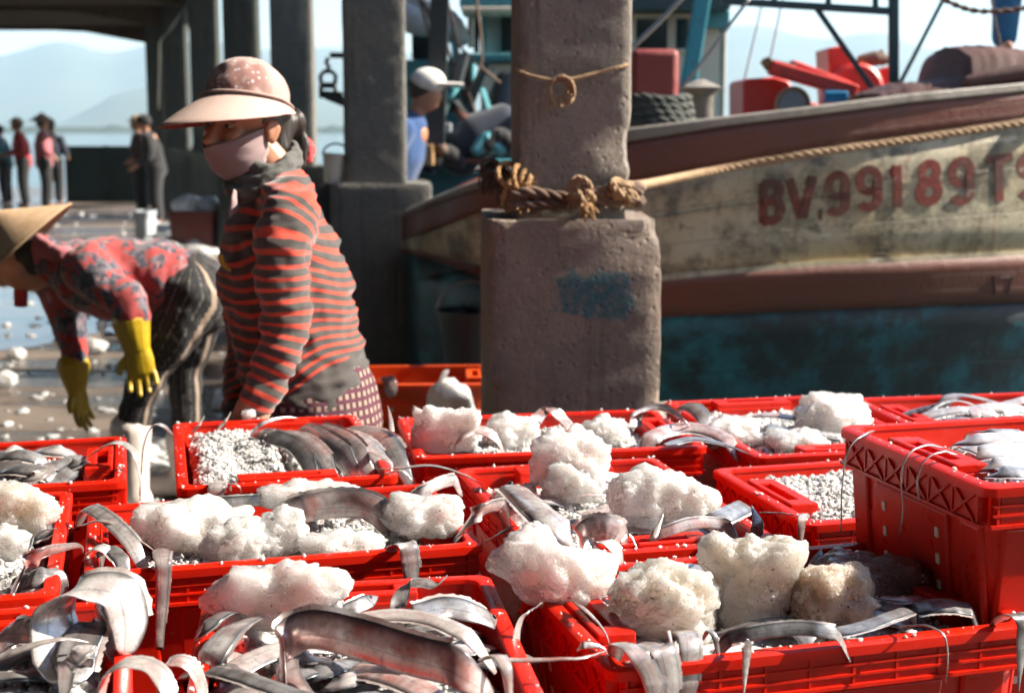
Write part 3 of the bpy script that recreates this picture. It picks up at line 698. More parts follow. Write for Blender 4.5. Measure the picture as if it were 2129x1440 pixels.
# red deck machinery (a thing of its own behind the gunwale)
W1 = empty('net_hauler', PY(1620, 260, 7.8)); tag(W1, 'bright red net hauling machine with sloping arms on the boat deck', 'machine', 'deck machines')
def wp(W, u, v, y): return PY(u, v, y) - W.location
def poly_box(W, name, pts, y, dep, mat, bev=0.01):
    mb = MB(); n = len(pts); A = [wp(W, u, v, y) for u, v in pts]; B = [p + Vector((0, dep, 0)) for p in A]
    mb.add(A + B, [tuple(range(n)), tuple(reversed(range(n, 2 * n)))] + [(i, i + n, (i + 1) % n + n, (i + 1) % n) for i in range(n)])
    return mb.build(name, mat, W, 40, bevel=bev)
poly_box(W1, 'housing', [(1545, 270), (1545, 170), (1552, 164), (1610, 160), (1640, 168), (1660, 210), (1700, 215), (1735, 270)], 7.7, 0.5, 'machine_red')
for (a, b, c, d, y) in ((1600, 140, 1780, 192, 7.55), (1640, 138, 1765, 185, 7.95)):
    MB().bar(wp(W1, a, b, y), wp(W1, c, d, y), 0.09, 0.075).build('arm', 'machine_red', W1, None, bevel=0.012)
MB().bar(wp(W1, 1588, 124, 7.55), wp(W1, 1602, 142, 7.55), 0.02, 0.05).build('arm_tip', 'rope_orange', W1); MB().bar(wp(W1, 1590, 128, 7.6), wp(W1, 1650, 140, 7.9), 0.03).build('chain_guard', 'dark_steel', W1)
mb = MB(); mb.lathe([(0.075, -0.03), (0.075, 0.03)], 28, wp(W1, 1648, 218, 7.6), Matrix.Rotation(PI / 2, 3, 'X')); mb.build('wheel', 'grey_steel', W1, 40)
MB().tube([wp(W1, 1648, 218, 7.57) + Vector((0.085 * math.cos(a * 0.3), 0, 0.085 * math.sin(a * 0.3))) for a in range(22)], 0.012, 8).build('wheel_rim', 'rope_tan', W1, 180)
MB().box(wp(W1, 1735, 202, 7.5), (0.125, 0.1, 0.06)).build('motor_cover', 'blue_plastic', W1, None, bevel=0.01)
W2 = empty('deck_winch', PY(1790, 240, 8.3)); tag(W2, 'tall red deck winch with upright chute beside the green gantry post', 'machine', 'deck machines')
poly_box(W2, 'chute', [(1722, 100), (1752, 95), (1775, 130), (1800, 168), (1816, 240), (1728, 240)], 8.2, 0.35, 'machine_red')
mb = MB(); mb.lathe([(0.13, -0.1), (0.15, -0.08), (0.15, 0.08), (0.13, 0.1)], 26, wp(W2, 1775, 188, 8.15), Matrix.Rotation(PI / 2, 3, 'X')); mb.build('drum', 'machine_red', W2, 40)
poly_box(W2, 'upright', [(1830, 230), (1832, 142), (1850, 138), (1852, 230)], 8.25, 0.1, 'machine_red')
mb = MB(); limb(mb, [wp(W2, 1790, 125, 8.3), wp(W2, 1825, 122, 8.3), wp(W2, 1850, 126, 8.3)], [0.03, 0.045, 0.02]); limb(mb, [wp(W2, 1832, 108, 8.3), wp(W2, 1835, 128, 8.3)], [0.015, 0.03]); mb.build('net_bundle', 'rope_dark', W2, 180)
MB().bar(wp(W2, 1788, 118, 8.1), wp(W2, 1815, 190, 8.1), 0.03).build('guide_bar', 'rope_orange', W2)

# ropes that belong to no part
tag(rope('mooring_rope', [PY(1302, 388, 4.62), PY(1330, 386, 5.0), PY(1400, 372, 5.7), PY(1500, 352, 6.06), PY(1700, 318, 6.08), PY(1900, 290, 6.16), PY(2129, 255, 6.28), PY(2400, 215, 6.5)], 0.0175, 'rope_tan', pitch=0.11),
    'thick tan twisted mooring rope running along the boat hull', 'rope')
tag(rope('overhead_rope', [PY(1930, -20, 7.0), PY(1985, 10, 7.0), PY(2040, 24, 7.0), PY(2129, 18, 7.0), PY(2200, -10, 7.0)], 0.014, 'rope_dark', strands=2), 'dark rope sagging across the sky above the tarpaulin', 'rope')
for k, (a, b, y, m_, r_, lb) in enumerate((((1415, 0), (1300, 112), 6.4, 'grey_steel', 0.011, 'grey stay wire slanting down to the red mooring post'), ((1520, 48), (1412, 190), 6.9, 'grey_steel', 0.008, 'thin grey line slanting behind the red mooring post'),
                                  ((1585, 8), (1530, 240), 8.4, 'tarp_grey', 0.006, 'thin pale line hanging beside the net hauler housing'), ((1625, 8), (1600, 130), 8.2, 'tarp_grey', 0.006, 'thin pale line running down to the net hauler arm'),
                                  ((2060, -5), (2080, 95), 8.0, 'rope_dark', 0.006, 'thin dark line hanging over the tarpaulin'))):
    p, q = PY(*a, y), PY(*b, y); s_ = (p - q) * 0.35
    tag(cable('stay_line', [p + s_, p, (p + q) / 2 + Vector((0, 0, -0.006)), q], r_, m_), lb, 'line')

# ------------------------------------------------------------------ second boat: teal and cream cabin behind
B2 = empty('cabin_boat', PY(1200, 600, 10.6)); tag(B2, 'boat with cream and teal cabin moored behind the nearest pillar', 'boat')
def b2(u, v, y): return PY(u, v, y) - B2.location
def slab(name, u0, v0, u1, v1, y, dep, mat, bev=0.008, parent=None):
    a, b = b2(u0, v1, y), b2(u1, v0, y)
    return MB().box(((a.x + b.x) / 2, a.y + dep / 2, (a.z + b.z) / 2), (b.x - a.x, dep, b.z - a.z)).build(name, mat, parent or B2, None, bevel=bev)
slab('hull', 700, 330, 1560, 640, 9.75, 2.2, 'cabin_teal', 0.05)
slab('cabin_wall', 1290, 20, 1498, 330, 10.2, 0.08, 'cabin_cream')
for (u0, u1) in ((1322, 1388), (1405, 1432)):
    wn = slab('window', u0, 38, u1, 102, 10.185, 0.05, 'glass_dark', 0.004)
    for (a, b, c, d) in ((u0 - 8, 30, u1 + 8, 38), (u0 - 8, 102, u1 + 8, 109), (u0 - 8, 38, u0, 102), (u1, 38, u1 + 8, 102)):
        slab('window_frame', a, b, c, d, 10.165, 0.03, 'cabin_cream', 0.003)
slab('cabin_roof', 1270, -16, 1520, 20, 9.9, 1.8, 'steel_green'); slab('roof_edge', 1470, 22, 1518, 58, 10.1, 0.7, 'cabin_teal')
slab('cabin_side', 1499, 20, 1512, 300, 10.2, 1.4, 'cabin_cream')
sb = MB().bar(b2(1470, -60, 9.6), b2(1415, 270, 9.6), 0.10, 0.12, (0, 1, 0)).build('derrick', 'tower_blue', B2, None, bevel=0.01)
# left wing, seen between the pillars: awning, wall, dark openings
slab('awning', 955, -30, 1100, 14, 10.0, 1.0, 'cabin_teal'); slab('awning_edge', 958, 14, 1100, 24, 9.98, 0.5, 'cabin_cream')
slab('side_wall', 1000, 24, 1090, 330, 10.5, 0.06, 'tarp_grey')
for (a, b, c, d, m_) in ((1000, 28, 1012, 118, 'cabin_teal'), (1042, 30, 1066, 108, 'glass_dark'), (985, 30, 996, 110, 'glass_dark'), (972, 34, 984, 100, 'cabin_cream')):
    slab('shutter', a, b, c, d, 10.42, 0.05, m_, 0.004)
slab('ledge', 972, 112, 1100, 128, 10.3, 0.3, 'cabin_teal'); slab('lower_wall', 1000, 132, 1100, 330, 10.4, 0.06, 'cabin_cream')
slab('engine_house', 845, 125, 985, 330, 10.7, 0.5, 'cabin_teal'); slab('dark_opening', 856, 60, 905, 124, 10.72, 0.3, 'glass_dark')
for (u, v, du, w_) in ((870, 40, 46, 14), (905, 20, 60, 12), (946, 60, 30, 10)):
    mb = MB(); limb(mb, [b2(u - du, v - 26, 10.4), b2(u, v + 8, 10.35), b2(u + du * 0.6, v + 22, 10.4)], [0.07, 0.11, 0.06], [0.05, 0.07, 0.05]); mb.build('furled_net', 'tarp_grey', B2, 180)
seg = MB().bar(b2(916, -40, 9.3), b2(905, 300, 9.3), 0.115, 0.115, (0, 1, 0)).build('mast', 'dark_steel', B2)
for (a, b, y, w_, m_) in (((965, 130), (985, 330), 10.0, 0.07, 'dark_steel'), ((1010, 130), (960, 260), 9.9, 0.06, 'steel_green'), ((940, 60), (960, 200), 10.1, 0.05, 'cabin_teal')):
    MB().bar(b2(*a, y), b2(*b, y), w_, w_, (0, 1, 0)).build('strut', m_, B2)
mb = MB(); limb(mb, [b2(1040, 330, 10.0), b2(1040, 240, 10.0), b2(1052, 165, 10.05)], [0.13, 0.13, 0.07]); mb.build('tyre_fender', 'black_rubber', B2, 180)
mb = MB(); limb(mb, [b2(955, 330, 9.6), b2(985, 290, 9.6), b2(1050, 245, 9.6)], [0.14, 0.16, 0.10]); mb.build('net_pile', 'cloth_navy', B2, 180)
MB().box(b2(922, 266, 9.5), (0.105, 0.1, 0.06)).build('light_box', 'tarp_grey', B2, None, bevel=0.005)
rc_ = random.Random(5)
for k in range(9):
    u, v = rc_.uniform(880, 1050), rc_.uniform(150, 300); mb = MB(); L_ = rc_.uniform(30, 70); a_ = rc_.uniform(0.6, 2.4)
    mb.bar(b2(u, v, 9.55), b2(u + L_ * math.cos(a_), v - L_ * math.sin(a_), 9.7), 0.03 + 0.03 * rc_.random()); mb.build('gear_bar', rc_.choice(['dark_steel', 'steel_green', 'cabin_teal', 'hull_brown']), B2)
for k in range(7):
    u, v = rc_.uniform(860, 1050), rc_.uniform(270, 345); mb = MB(); limb(mb, [b2(u - 26, v + 8, 9.4), b2(u, v - 10, 9.45), b2(u + 26, v + 8, 9.4)], [0.04, 0.075, 0.04]); mb.build('net_bundle', rc_.choice(['cloth_navy', 'rope_dark', 'cabin_teal', 'cloth_black']), B2, 180)
for k in range(6):
    p_, q_ = b2(rc_.uniform(850, 1000), -20, 9.8), b2(rc_.uniform(860, 1050), rc_.uniform(160, 300), 9.8); m_ = (p_ + q_) / 2 + Vector((0.08, 0, -0.12)); MB().tube(spline([p_, m_, q_], 12), 0.010, 6).build('rigging', rc_.choice(['rope_grey', 'rope_dark', 'tarp_grey']), B2, 180)
slab('rail', 850, 330, 1000, 340, 9.4, 0.08, 'hull_brown'); slab('bin', 868, 300, 900, 345, 9.2, 0.3, 'rope_orange')

# hanging block and dark gear seen between the second and third pillar
HB = empty('hanging_block', PY(682, 160, 9.5)); tag(HB, 'black pulley block hanging from an arm between two pillars', 'pulley')
def hb(u, v, y=9.5): return PY(u, v, y) - HB.location
MB().bar(hb(686, 115), hb(760, 117), 0.035, 0.035).build('arm', 'dark_steel', HB)
for pts in ([(682, 120), (678, 132), (684, 138), (680, 148)], [(668, 176), (666, 158), (674, 149), (690, 149), (698, 158), (696, 176)], [(667, 178), (667, 196)], [(697, 178), (697, 196)]):
    MB().tube([hb(*p) for p in pts], 0.014, 8).build('link', 'dark_steel', HB, 180)
MB().bar(hb(668, 178), hb(697, 178), 0.03, 0.04).build('yoke', 'dark_steel', HB); MB().bar(hb(664, 196), hb(712, 200), 0.04, 0.05).build('yoke', 'dark_steel', HB); MB().bar(hb(680, 198), hb(740, 222), 0.05, 0.06).build('lower_arm', 'dark_steel', HB)
def bucket(u, v, y, r, h, mat, label, tilt=0.0):
    o = empty('plastic_bucket', PY(u, v, y)); tag(o, label, 'bucket')
    mb = MB(); mb.lathe([(0.01, 0), (r * 0.72, 0.0), (r * 0.80, h * 0.4), (r, h), (r * 1.06, h), (r * 1.06, h + 0.012), (r * 0.95, h + 0.012), (r * 0.76, h * 0.4), (r * 0.66, 0.012), (0.01, 0.012)], 24)
    mb.build('body', mat, o, 40); MB().tube([(r * math.cos(a), 0, h + r * 0.9 * math.sin(a)) for a in np.linspace(0, PI, 14)], 0.006, 6).build('handle', 'grey_steel', o, 180)
    o.rotation_euler = (0, tilt, 0); return o
bucket(694, 381, 7.9, 0.075, 0.15, 'white_plastic', 'dirty white bucket standing on the pillar base behind the woman', 0.1)
bucket(980, 780, 6.6, 0.16, 0.30, 'black_rubber', 'black tub standing on the quay beside the nearest pillar base')

# ------------------------------------------------------------------ fish crates
CL, CW, CH = 0.62, 0.42, 0.23
TOP = 0.69
def rrect(lx, ly, r, z, k=4):
    pts = []
    for cx, cy, a0 in ((lx / 2 - r, ly / 2 - r, 0), (-lx / 2 + r, ly / 2 - r, 90), (-lx / 2 + r, -ly / 2 + r, 180), (lx / 2 - r, -ly / 2 + r, 270)):
        for i in range(k + 1):
            a = math.radians(a0 + 90 * i / k); pts.append((cx + r * math.cos(a), cy + r * math.sin(a), z))
    return pts
def make_crate(mat='red_plastic'):
    e = empty('fish_crate')
    mb = MB()      # walls and floor, one shell
    prof = [(-0.075, 0.0), (-0.045, 0.10), (-0.030, CH - 0.006), (-0.042, CH - 0.006), (-0.057, 0.10), (-0.085, 0.008)]
    mb.rings([rrect(CL + d, CW + d, 0.022, z) for d, z in prof], True, True); body = mb.build('body', mat, e, 35)
    mb = MB()      # flange with downturned lip and two ridges
    prof = [(-0.045, CH - 0.007), (-0.043, CH - 0.001), (-0.036, CH), (-0.010, CH), (0.0, CH - 0.003), (0.0, CH - 0.016), (-0.005, CH - 0.0165), (-0.006, CH - 0.006), (-0.030, CH - 0.007)]
    rs = [rrect(CL + d, CW + d, 0.020, z, 5) for d, z in prof]; rs.append(rs[0])
    mb.rings(rs, False, False); rim = mb.build('rim', mat, e, 40)
    mb = MB()      # open lattice below the lip
    z0, z1 = CH - 0.058, CH - 0.012
    for ax, L, W in ((0, CL, CW), (1, CW, CL)):
        n = 9 if ax == 0 else 6; span = L - 0.05
        for s in (-1, 1):
            o = s * (W / 2 - 0.0052)
            P = (lambda t, z: (t, o, z)) if ax == 0 else (lambda t, z: (o, t, z))
            up = (0, 1, 0) if ax == 0 else (1, 0, 0)
            mb.bar(P(-span / 2 - 0.012, z0), P(span / 2 + 0.012, z0), 0.005, 0.009, up)
            if ax == 0:      # long sides: two plain ridges
                for zr in (CH - 0.029, CH - 0.043): mb.bar(P(-span / 2 - 0.008, zr), P(span / 2 + 0.008, zr), 0.0035, 0.004, up)
            for i in range(n if ax else 0):
                a, b = -span / 2 + span * i / n, -span / 2 + span * (i + 1) / n
                mb.bar(P(a, z0), P(b, z1), 0.0035, 0.006, up); mb.bar(P(b, z0), P(a, z1), 0.0035, 0.006, up)
            for i in range(n + 1):
                t_ = -span / 2 + span * i / n
                q = s * (W / 2 - 0.012)
                PP = (t_, q, (z0 + z1) / 2) if ax == 0 else (q, t_, (z0 + z1) / 2)
                mb.box(PP, (0.004, 0.016, z1 - z0 + 0.004) if ax == 0 else (0.016, 0.004, z1 - z0 + 0.004))
    for s in (-1, 1):
        mb.box((0, s * (CW / 2 - 0.0075), CH - 0.034), (CL - 0.06, 0.003, 0.044)); mb.box((s * (CL / 2 - 0.0075), 0, CH - 0.034), (0.003, CW - 0.06, 0.044))
    mb.build('rim_lattice', mat, e)
    for s in (-1, 1):      # end grips: shelf with a slot
        x = s * (CL / 2 - 0.045); mb = MB()
        mb.box((x + s * 0.014, 0, CH - 0.002), (0.010, 0.19, 0.012)); mb.box((x - s * 0.024, 0, CH - 0.006), (0.022, 0.19, 0.016))
        for t_ in (-1, 1): mb.box((x - s * 0.003, t_ * 0.078, CH - 0.004), (0.034, 0.034, 0.014))
        mb.box((x - s * 0.034, 0, CH - 0.036), (0.006, 0.186, 0.052)); mb.box((x - s * 0.008, -0.092, CH - 0.036), (0.05, 0.006, 0.052)); mb.box((x - s * 0.008, 0.092, CH - 0.036), (0.05, 0.006, 0.052))
        mb.box((x - s * 0.008, 0, CH - 0.060), (0.056, 0.186, 0.006))
        mb.build('handle', mat, e, None, bevel=0.0025)
    for s in (-1, 1):      # raised panels with drain slots, long sides and ends
        zc = 0.09
        mb = MB(); y = s * (CW / 2 - 0.024)
        mb.box((0, y, zc), (0.34, 0.012, 0.15), rx=s * -0.10); p = mb.build('side_panel', mat, e, None, bevel=0.004)
        for i in range(4): MB().box((-0.12 + 0.08 * i, y + s * 0.0085, 0.135), (0.014, 0.006, 0.016), rx=s * -0.10).build('drain_slot', 'white_plastic', p, None, bevel=0.002)
        mb = MB(); x = s * (CL / 2 - 0.024)
        mb.box((x, 0, zc), (0.012, 0.20, 0.15), ry=s * 0.10); p = mb.build('end_panel', mat, e, None, bevel=0.004)
        for t_ in (-1, 1):
            for i in range(3): MB().box((x + s * 0.0095 - s * 0.004 * (2 - i), t_ * 0.075, 0.05 + 0.04 * i), (0.006, 0.010, 0.016), ry=s * 0.10).build('drain_slot', 'white_plastic', p, None, bevel=0.002)
        for t_ in (-1, 1):
            for ax in (0, 1):
                mb = MB(); c = (t_ * 0.235, s * (CW / 2 - 0.026), 0.085) if ax == 0 else (s * (CL / 2 - 0.026), t_ * 0.155, 0.085)
                mb.box(c, (0.07, 0.012, 0.165) if ax == 0 else (0.012, 0.05, 0.165), rx=s * -0.10 if ax == 0 else 0, ry=s * 0.10 if ax else 0); mb.build('buttress', mat, e, None, bevel=0.006, seg=3)
    return e
proto = make_crate()
used_proto = [False]
# name: front-left corner x, y, extent along x', extent along y', rotation, label
CR = {
 'F': (-0.642, 2.055, CL, CW, 15.5, 'red crate heaped with rough ice lumps and one fish belly, middle of the rows'),
 'G': (0.035, 2.140, CW, CL, 14, 'red crate with a large rounded ice lump and a plump silver fish'),
 'L': (-0.352, 1.390, CW, CL, 9, 'red crate of tangled ribbon fish under a flat upright ice slab'),
 'M': (0.120, 1.675, CL, CW, 16, 'red crate holding the biggest speckled ice lumps, tails hanging over its front'),
 'K': (-0.790, 1.250, CW, CL, 15, 'red crate in the near corner with a broad silver fish looped over its rim'),
 'J': (-1.060, 1.862, CW, CL, 15, 'red crate at the picture edge with a sloping ice slab and a curled pink fish'),
 'A': (-1.334, 2.480, CL, CW, 15, 'red crate of dark fish next to the bending woman\'s white boot'),
 'B': (-0.625, 2.580, CW, CL, 14, 'red crate half ice and half side-by-side fish, in front of the striped woman'),
 'C': (-0.195, 2.830, CL, CW, 10, 'red crate below the nearest pillar with a square ice block in its corner'),
 'D': (0.500, 2.838, CW, CL, 12, 'red crate with a tall white ice mound, next to the tangle of tails'),
 'E': (0.915, 3.075, CL, CW, 10, 'farthest red crate of frosted fish below the teal hull'),
 'H': (0.500, 2.335, CL, CW, 15, 'red crate full of clean crushed ice only'),
 'I': (0.637, 1.862, CL, CW, 15, 'raised red crate of bright silver fish standing on top of other crates'),
}
CX = {}     # name: (matrix local->world at rim plane)
def place_crate(k, x, y, ex, ey, deg, label, ztop, group='red fish crates on the quay'):
    global proto
    r = math.radians(deg); X = Vector((math.cos(r), math.sin(r), 0)); Y = Vector((-math.sin(r), math.cos(r), 0))
    c = Vector((x, y, 0)) + X * ex / 2 + Y * ey / 2
    o = clone(proto) if used_proto[0] else proto; used_proto[0] = True
    o.location = (c.x, c.y, ztop - CH); o.rotation_euler = (0, 0, r + (PI / 2 if ex < ey else 0))
    tag(o, label, 'crate', group)
    return c, X, Y, ex, ey
for k, (x, y, ex, ey, deg, lb) in CR.items():
    zt = TOP if k != 'I' else TOP + CH - 0.045
    CX[k] = place_crate(k, x, y, ex, ey, deg, lb, zt)
    if k != 'I':
        for lev in (1, 2): place_crate(k, x, y, ex, ey, deg, 'empty-looking red crate underneath the top layer of fish crates', TOP - CH * lev, 'crates under the top layer')
# two orange crates further back beside the pillar base
oproto = make_crate('orange_plastic')
for i, (x, y, z, lb) in enumerate(((-0.40, 5.17, CH, 'top orange crate of the stack between the striped woman and the pillar'), (-0.40, 5.17, 0.0, 'bottom orange crate of the stack beside the pillar base'), (-0.48, 5.66, 0.0, 'orange crate on the ground behind the orange stack'))):
    o = oproto if i == 0 else clone(oproto)
    o.location = (x, y, z); o.rotation_euler = (0, 0, math.radians(3 + 2 * i)); tag(o, lb, 'crate', 'orange crates by the pillar')
def cpt(k, a, b, z):       # a, b in -1..1 across the crate opening
    c, X, Y, ex, ey = CX[k]
    return Vector((c.x, c.y, 0)) + X * (a * (ex / 2 - 0.035)) + Y * (b * (ey / 2 - 0.035)) + Vector((0, 0, z))

# ------------------------------------------------------------------ ice
ICO = {}
def ico(sub):
    if sub not in ICO:
        bm = bmesh.new(); bmesh.ops.create_icosphere(bm, subdivisions=sub, radius=1.0)
        ICO[sub] = ([v.co.copy() for v in bm.verts], [tuple(v.index for v in f.verts) for f in bm.faces]); bm.free()
    return ICO[sub]
def ice_lump(name, c, r, mat, label, seed, sub=5, rot=(0, 0, 0), lump=0.30, grp='ice lumps on the fish crates', fine=0.05, boxy=0.0):
    vs, fs = ico(sub); c = Vector(c); R = Matrix.Rotation(rot[2], 3, 'Z') @ Matrix.Rotation(rot[1], 3, 'Y') @ Matrix.Rotation(rot[0], 3, 'X'); out = []
    boxy = max(boxy, 0.28); so = Vector((seed * 13.7, seed * 7.3, seed * 3.1)); rm = (r[0] * r[1] * r[2]) ** (1 / 3)
    for v in vs:
        q = v
        if boxy: m_ = max(abs(v.x), abs(v.y), abs(v.z)); q = v * (1 - boxy) + v / m_ * boxy * 0.85
        p = Vector((q.x * r[0], q.y * r[1], q.z * r[2])); w_ = p / rm
        d1 = noise.noise(w_ * 0.9 + so) * 0.42 + noise.noise(w_ * 2.0 + so) * 0.22
        f1 = noise.voronoi(w_ * 2.1 + so)[0]; p2 = noise.voronoi(p * 42 + so)[1][0]; f3, p3 = noise.voronoi(p * 95 + so)
        d2 = (0.5 - f1[0]) * lump * 0.26 + noise.noise(p2 * 7.7) * 0.0085 / rm + noise.noise(p3[0] * 5.3) * 0.0062 / rm + (0.4 - f3[0]) * 0.002 / rm
        d3 = noise.noise(p * 200 + so) * fine * 0.4
        p = p * (1 + d1 + d2) + v * (rm * d3)
        out.append(c + R @ p - c)
    me = bpy.data.meshes.new(name); me.from_pydata(out, [], fs); me.update()
    o = mkobj(name, me, mat, None, 34); o.location = c
    if grp: tag(o, label, 'ice', grp)
    else: tag(o, label, 'ice'); return o
def lump_px(u0, u1, v0, v1, z, mat, label, seed, depth=0.8, **k):
    """lump whose outline spans the given pixels, its middle at height z"""
    c = PZ((u0 + u1) / 2, (v0 + v1) / 2, z); d = c.y / 0.97 * 1.10
    return ice_lump('ice_lump', c, ((u1 - u0) / 2 * d / FPX * 0.93, (u1 - u0) / 2 * d / FPX * depth, (v1 - v0) / 2 * d / FPX * 0.98), mat, label, seed, **k)
T_ = TOP
lump_px(442, 730, 1172, 1300, T_ + 0.035, 'ice', 'flat upright slab of white ice leaning on tangled fish', 1, 0.34, boxy=0.35, lump=0.22)
lump_px(1036, 1275, 1120, 1262, T_ + 0.03, 'ice', 'white ice lump lying across the corner between three crates', 2, 0.6, rot=(0, 0.42, 0))
lump_px(1266, 1500, 1175, 1325, T_ + 0.02, 'ice_amber', 'rounded cream ice lump in front of the tall speckled one', 3, 0.62, lump=0.2)
lump_px(1470, 1668, 1102, 1325, T_ + 0.03, 'ice_amber', 'tallest ice lump, cream with brown specks', 4, 0.62, lump=0.2, boxy=0.3)
lump_px(1630, 1818, 1172, 1318, T_ + 0.015, 'ice_dirty', 'brownish translucent ice lump next to the tallest lump', 5, 0.65, lump=0.14)
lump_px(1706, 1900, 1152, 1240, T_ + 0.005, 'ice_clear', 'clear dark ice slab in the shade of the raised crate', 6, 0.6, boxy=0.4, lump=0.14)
lump_px(1108, 1268, 888, 1024, T_ + 0.05, 'ice', 'tall upright ice lump at the back of the centre crate', 7, 0.5, boxy=0.25)
lump_px(1132, 1240, 962, 1040, T_ + 0.02, 'ice', 'small ice lump in front of the tall upright lump', 8, 0.6, lump=0.2)
lump_px(1268, 1466, 980, 1108, T_ + 0.02, 'ice', 'big rounded ice lump in the centre crate', 9, 0.6, lump=0.2)
lump_px(284, 520, 1055, 1165, T_ + 0.0, 'ice', 'broad ice lump at the handle end of the middle crate', 10, 0.6, boxy=0.3)
lump_px(420, 560, 1085, 1172, T_ + 0.005, 'ice', 'ice lump with an orange speck at the front of the middle crate', 11, 0.6)
lump_px(545, 735, 1002, 1062, T_ + 0.02, 'ice', 'knobbly ice lump against the back wall of the middle crate', 12, 0.5)
lump_px(520, 645, 1058, 1160, T_ + 0.01, 'ice', 'blocky ice lump in front of the fish belly', 13, 0.6, boxy=0.3)
lump_px(620, 800, 1105, 1170, T_ - 0.01, 'ice', 'low frosty ice lump behind the front rim of the middle crate', 14, 0.6)
lump_px(800, 968, 1030, 1120, T_ + 0.01, 'ice', 'peaked ice lump beside the grip of the middle crate', 15, 0.7)
lump_px(850, 990, 845, 945, T_ + 0.03, 'ice', 'square-cut ice block standing in a crate corner', 16, 0.45, boxy=0.75, lump=0.12)
lump_px(1010, 1120, 868, 935, T_ + 0.0, 'ice', 'white ice lump behind the arched fish', 17, 0.8)
lump_px(1205, 1310, 872, 930, T_ + 0.0, 'ice', 'knobbly ice lump close to the tangle of tails', 18, 0.7)
lump_px(1640, 1812, 826, 908, T_ + 0.02, 'ice', 'tall white ice mound in the crate next to the tangle of tails', 19, 0.8, lump=0.18)
lump_px(1455, 1580, 872, 925, T_ + 0.0, 'ice', 'low white ice lump at the rim of a back crate', 20, 0.8)
lump_px(1590, 1720, 895, 950, T_ - 0.01, 'ice', 'frosty ice lump at the front of a back crate', 21, 0.8)
lump_px(-60, 122, 1012, 1100, T_ + 0.03, 'ice_amber', 'sloping cream ice slab at the picture edge', 22, 0.5, boxy=0.4, lump=0.16, rot=(0, 0.25, 0))
lump_px(-70, 50, 1085, 1190, T_ - 0.01, 'ice', 'white ice lump below the sloping slab', 23, 0.6)
lump_px(1070, 1120, 1010, 1050, T_ - 0.01, 'ice', 'little ice lump by the bright silver fish', 24, 0.7, sub=4)
lump_px(640, 668, 885, 912, T_ + 0.0, 'ice', 'little pointed ice bit among side-by-side fish', 26, 0.7, sub=4)
lump_px(500, 526, 852, 872, T_ + 0.012, 'ice', 'tiny ice bit on the far rim before the striped woman', 27, 0.7, sub=3)

GR_V, GR_F = ico(1)
GR_V0, GR_F0 = ico(1)
def crushed(k, zc, amp, n, sizes=(0.0018, 0.0058), area=(-1, 1, -1, 1), label='', seed=1):
    """bed of crushed ice: an uneven heap plus loose grains, nobody could count them"""
    n = int(n * 2.4); rng = np.random.RandomState(seed); mb = MB(); a0, a1, b0, b1 = area; nx, ny = 46, 34
    def hgt(a, b):
        p = Vector((a * 3 + seed, b * 3, 0)); edge = min(1.0, (1 - abs((2 * a - a0 - a1) / (a1 - a0))) * 5, (1 - abs((2 * b - b0 - b1) / (b1 - b0))) * 5)
        return zc + amp * (noise.noise(p * 0.8) + 0.5 * noise.noise(p * 2.4)) * (0.4 + 0.6 * edge) - 0.02 * (1 - edge) + 0.004 * noise.noise(p * 9)
    rows = [[cpt(k, a0 + (a1 - a0) * i / nx, b0 + (b1 - b0) * j / ny, hgt(a0 + (a1 - a0) * i / nx, b0 + (b1 - b0) * j / ny)) for i in range(nx + 1)] for j in range(ny + 1)]
    mb.rings(rows, False, False, closed=False)
    base = np.array([list(v) for v in GR_V]); nv = len(base)
    V = []; F = []
    o = len(mb.v)
    for g in range(n):
        a, b = rng.uniform(a0, a1), rng.uniform(b0, b1); s = sizes[0] + (sizes[1] - sizes[0]) * rng.rand() ** 2.5
        p = cpt(k, a, b, hgt(a, b) + s * 0.4); q = base * (0.65 + 0.6 * rng.rand(nv, 1)) * s * rng.uniform(0.7, 1.3, 3)
        V.append(q + np.array(p)); F += [tuple(i + o for i in f) for f in GR_F]; o += nv
    mb.v += [tuple(x) for x in np.concatenate(V)]; mb.f += F
    ob = mb.build('crushed_ice', 'ice_crushed', None, 45); ob['kind'] = 'stuff'; ob['label'] = label or 'crushed ice bed in a red crate'; return ob
crushed('F', T_ - 0.028, 0.016, 1500, seed=1, label='crushed ice bed in the middle crate')
crushed('G', T_ - 0.028, 0.018, 1100, seed=2, label='crushed ice bed in the centre crate')
crushed('C', T_ - 0.022, 0.016, 1400, seed=3, label='crushed ice bed below the nearest pillar')
crushed('D', T_ - 0.022, 0.020, 1000, seed=4, label='crushed ice bed under the tall white mound')
crushed('E', T_ - 0.020, 0.012, 700, seed=5, label='frost of crushed ice over fish in the farthest crate')
crushed('H', T_ - 0.012, 0.014, 2600, (0.002, 0.007), seed=6, label='clean crushed ice filling a whole crate')
crushed('B', T_ - 0.012, 0.020, 1600, area=(-1, 0.05, -1, 1), seed=7, label='crushed ice in one half of the crate of side-by-side fish')
crushed('B', T_ - 0.034, 0.010, 300, area=(0.05, 1, -1, 1), seed=17, label='thin crushed ice under the side-by-side fish')
crushed('L', T_ - 0.040, 0.014, 600, seed=8, label='wet crushed ice under tangled fish')
crushed('M', T_ - 0.028, 0.012, 600, seed=9, label='wet crushed ice under the biggest lumps')
crushed('K', T_ - 0.026, 0.018, 1100, (0.003, 0.009), seed=10, label='loose crushed ice in the near corner crate')
crushed('J', T_ - 0.028, 0.015, 900, seed=11, label='crushed ice below the sloping slab')
crushed('A', T_ - 0.032, 0.010, 300, seed=12, label='little crushed ice among the dark fish')
crushed('I', T_ + CH - 0.078, 0.010, 400, seed=13, label='crushed ice under the bright silver fish')

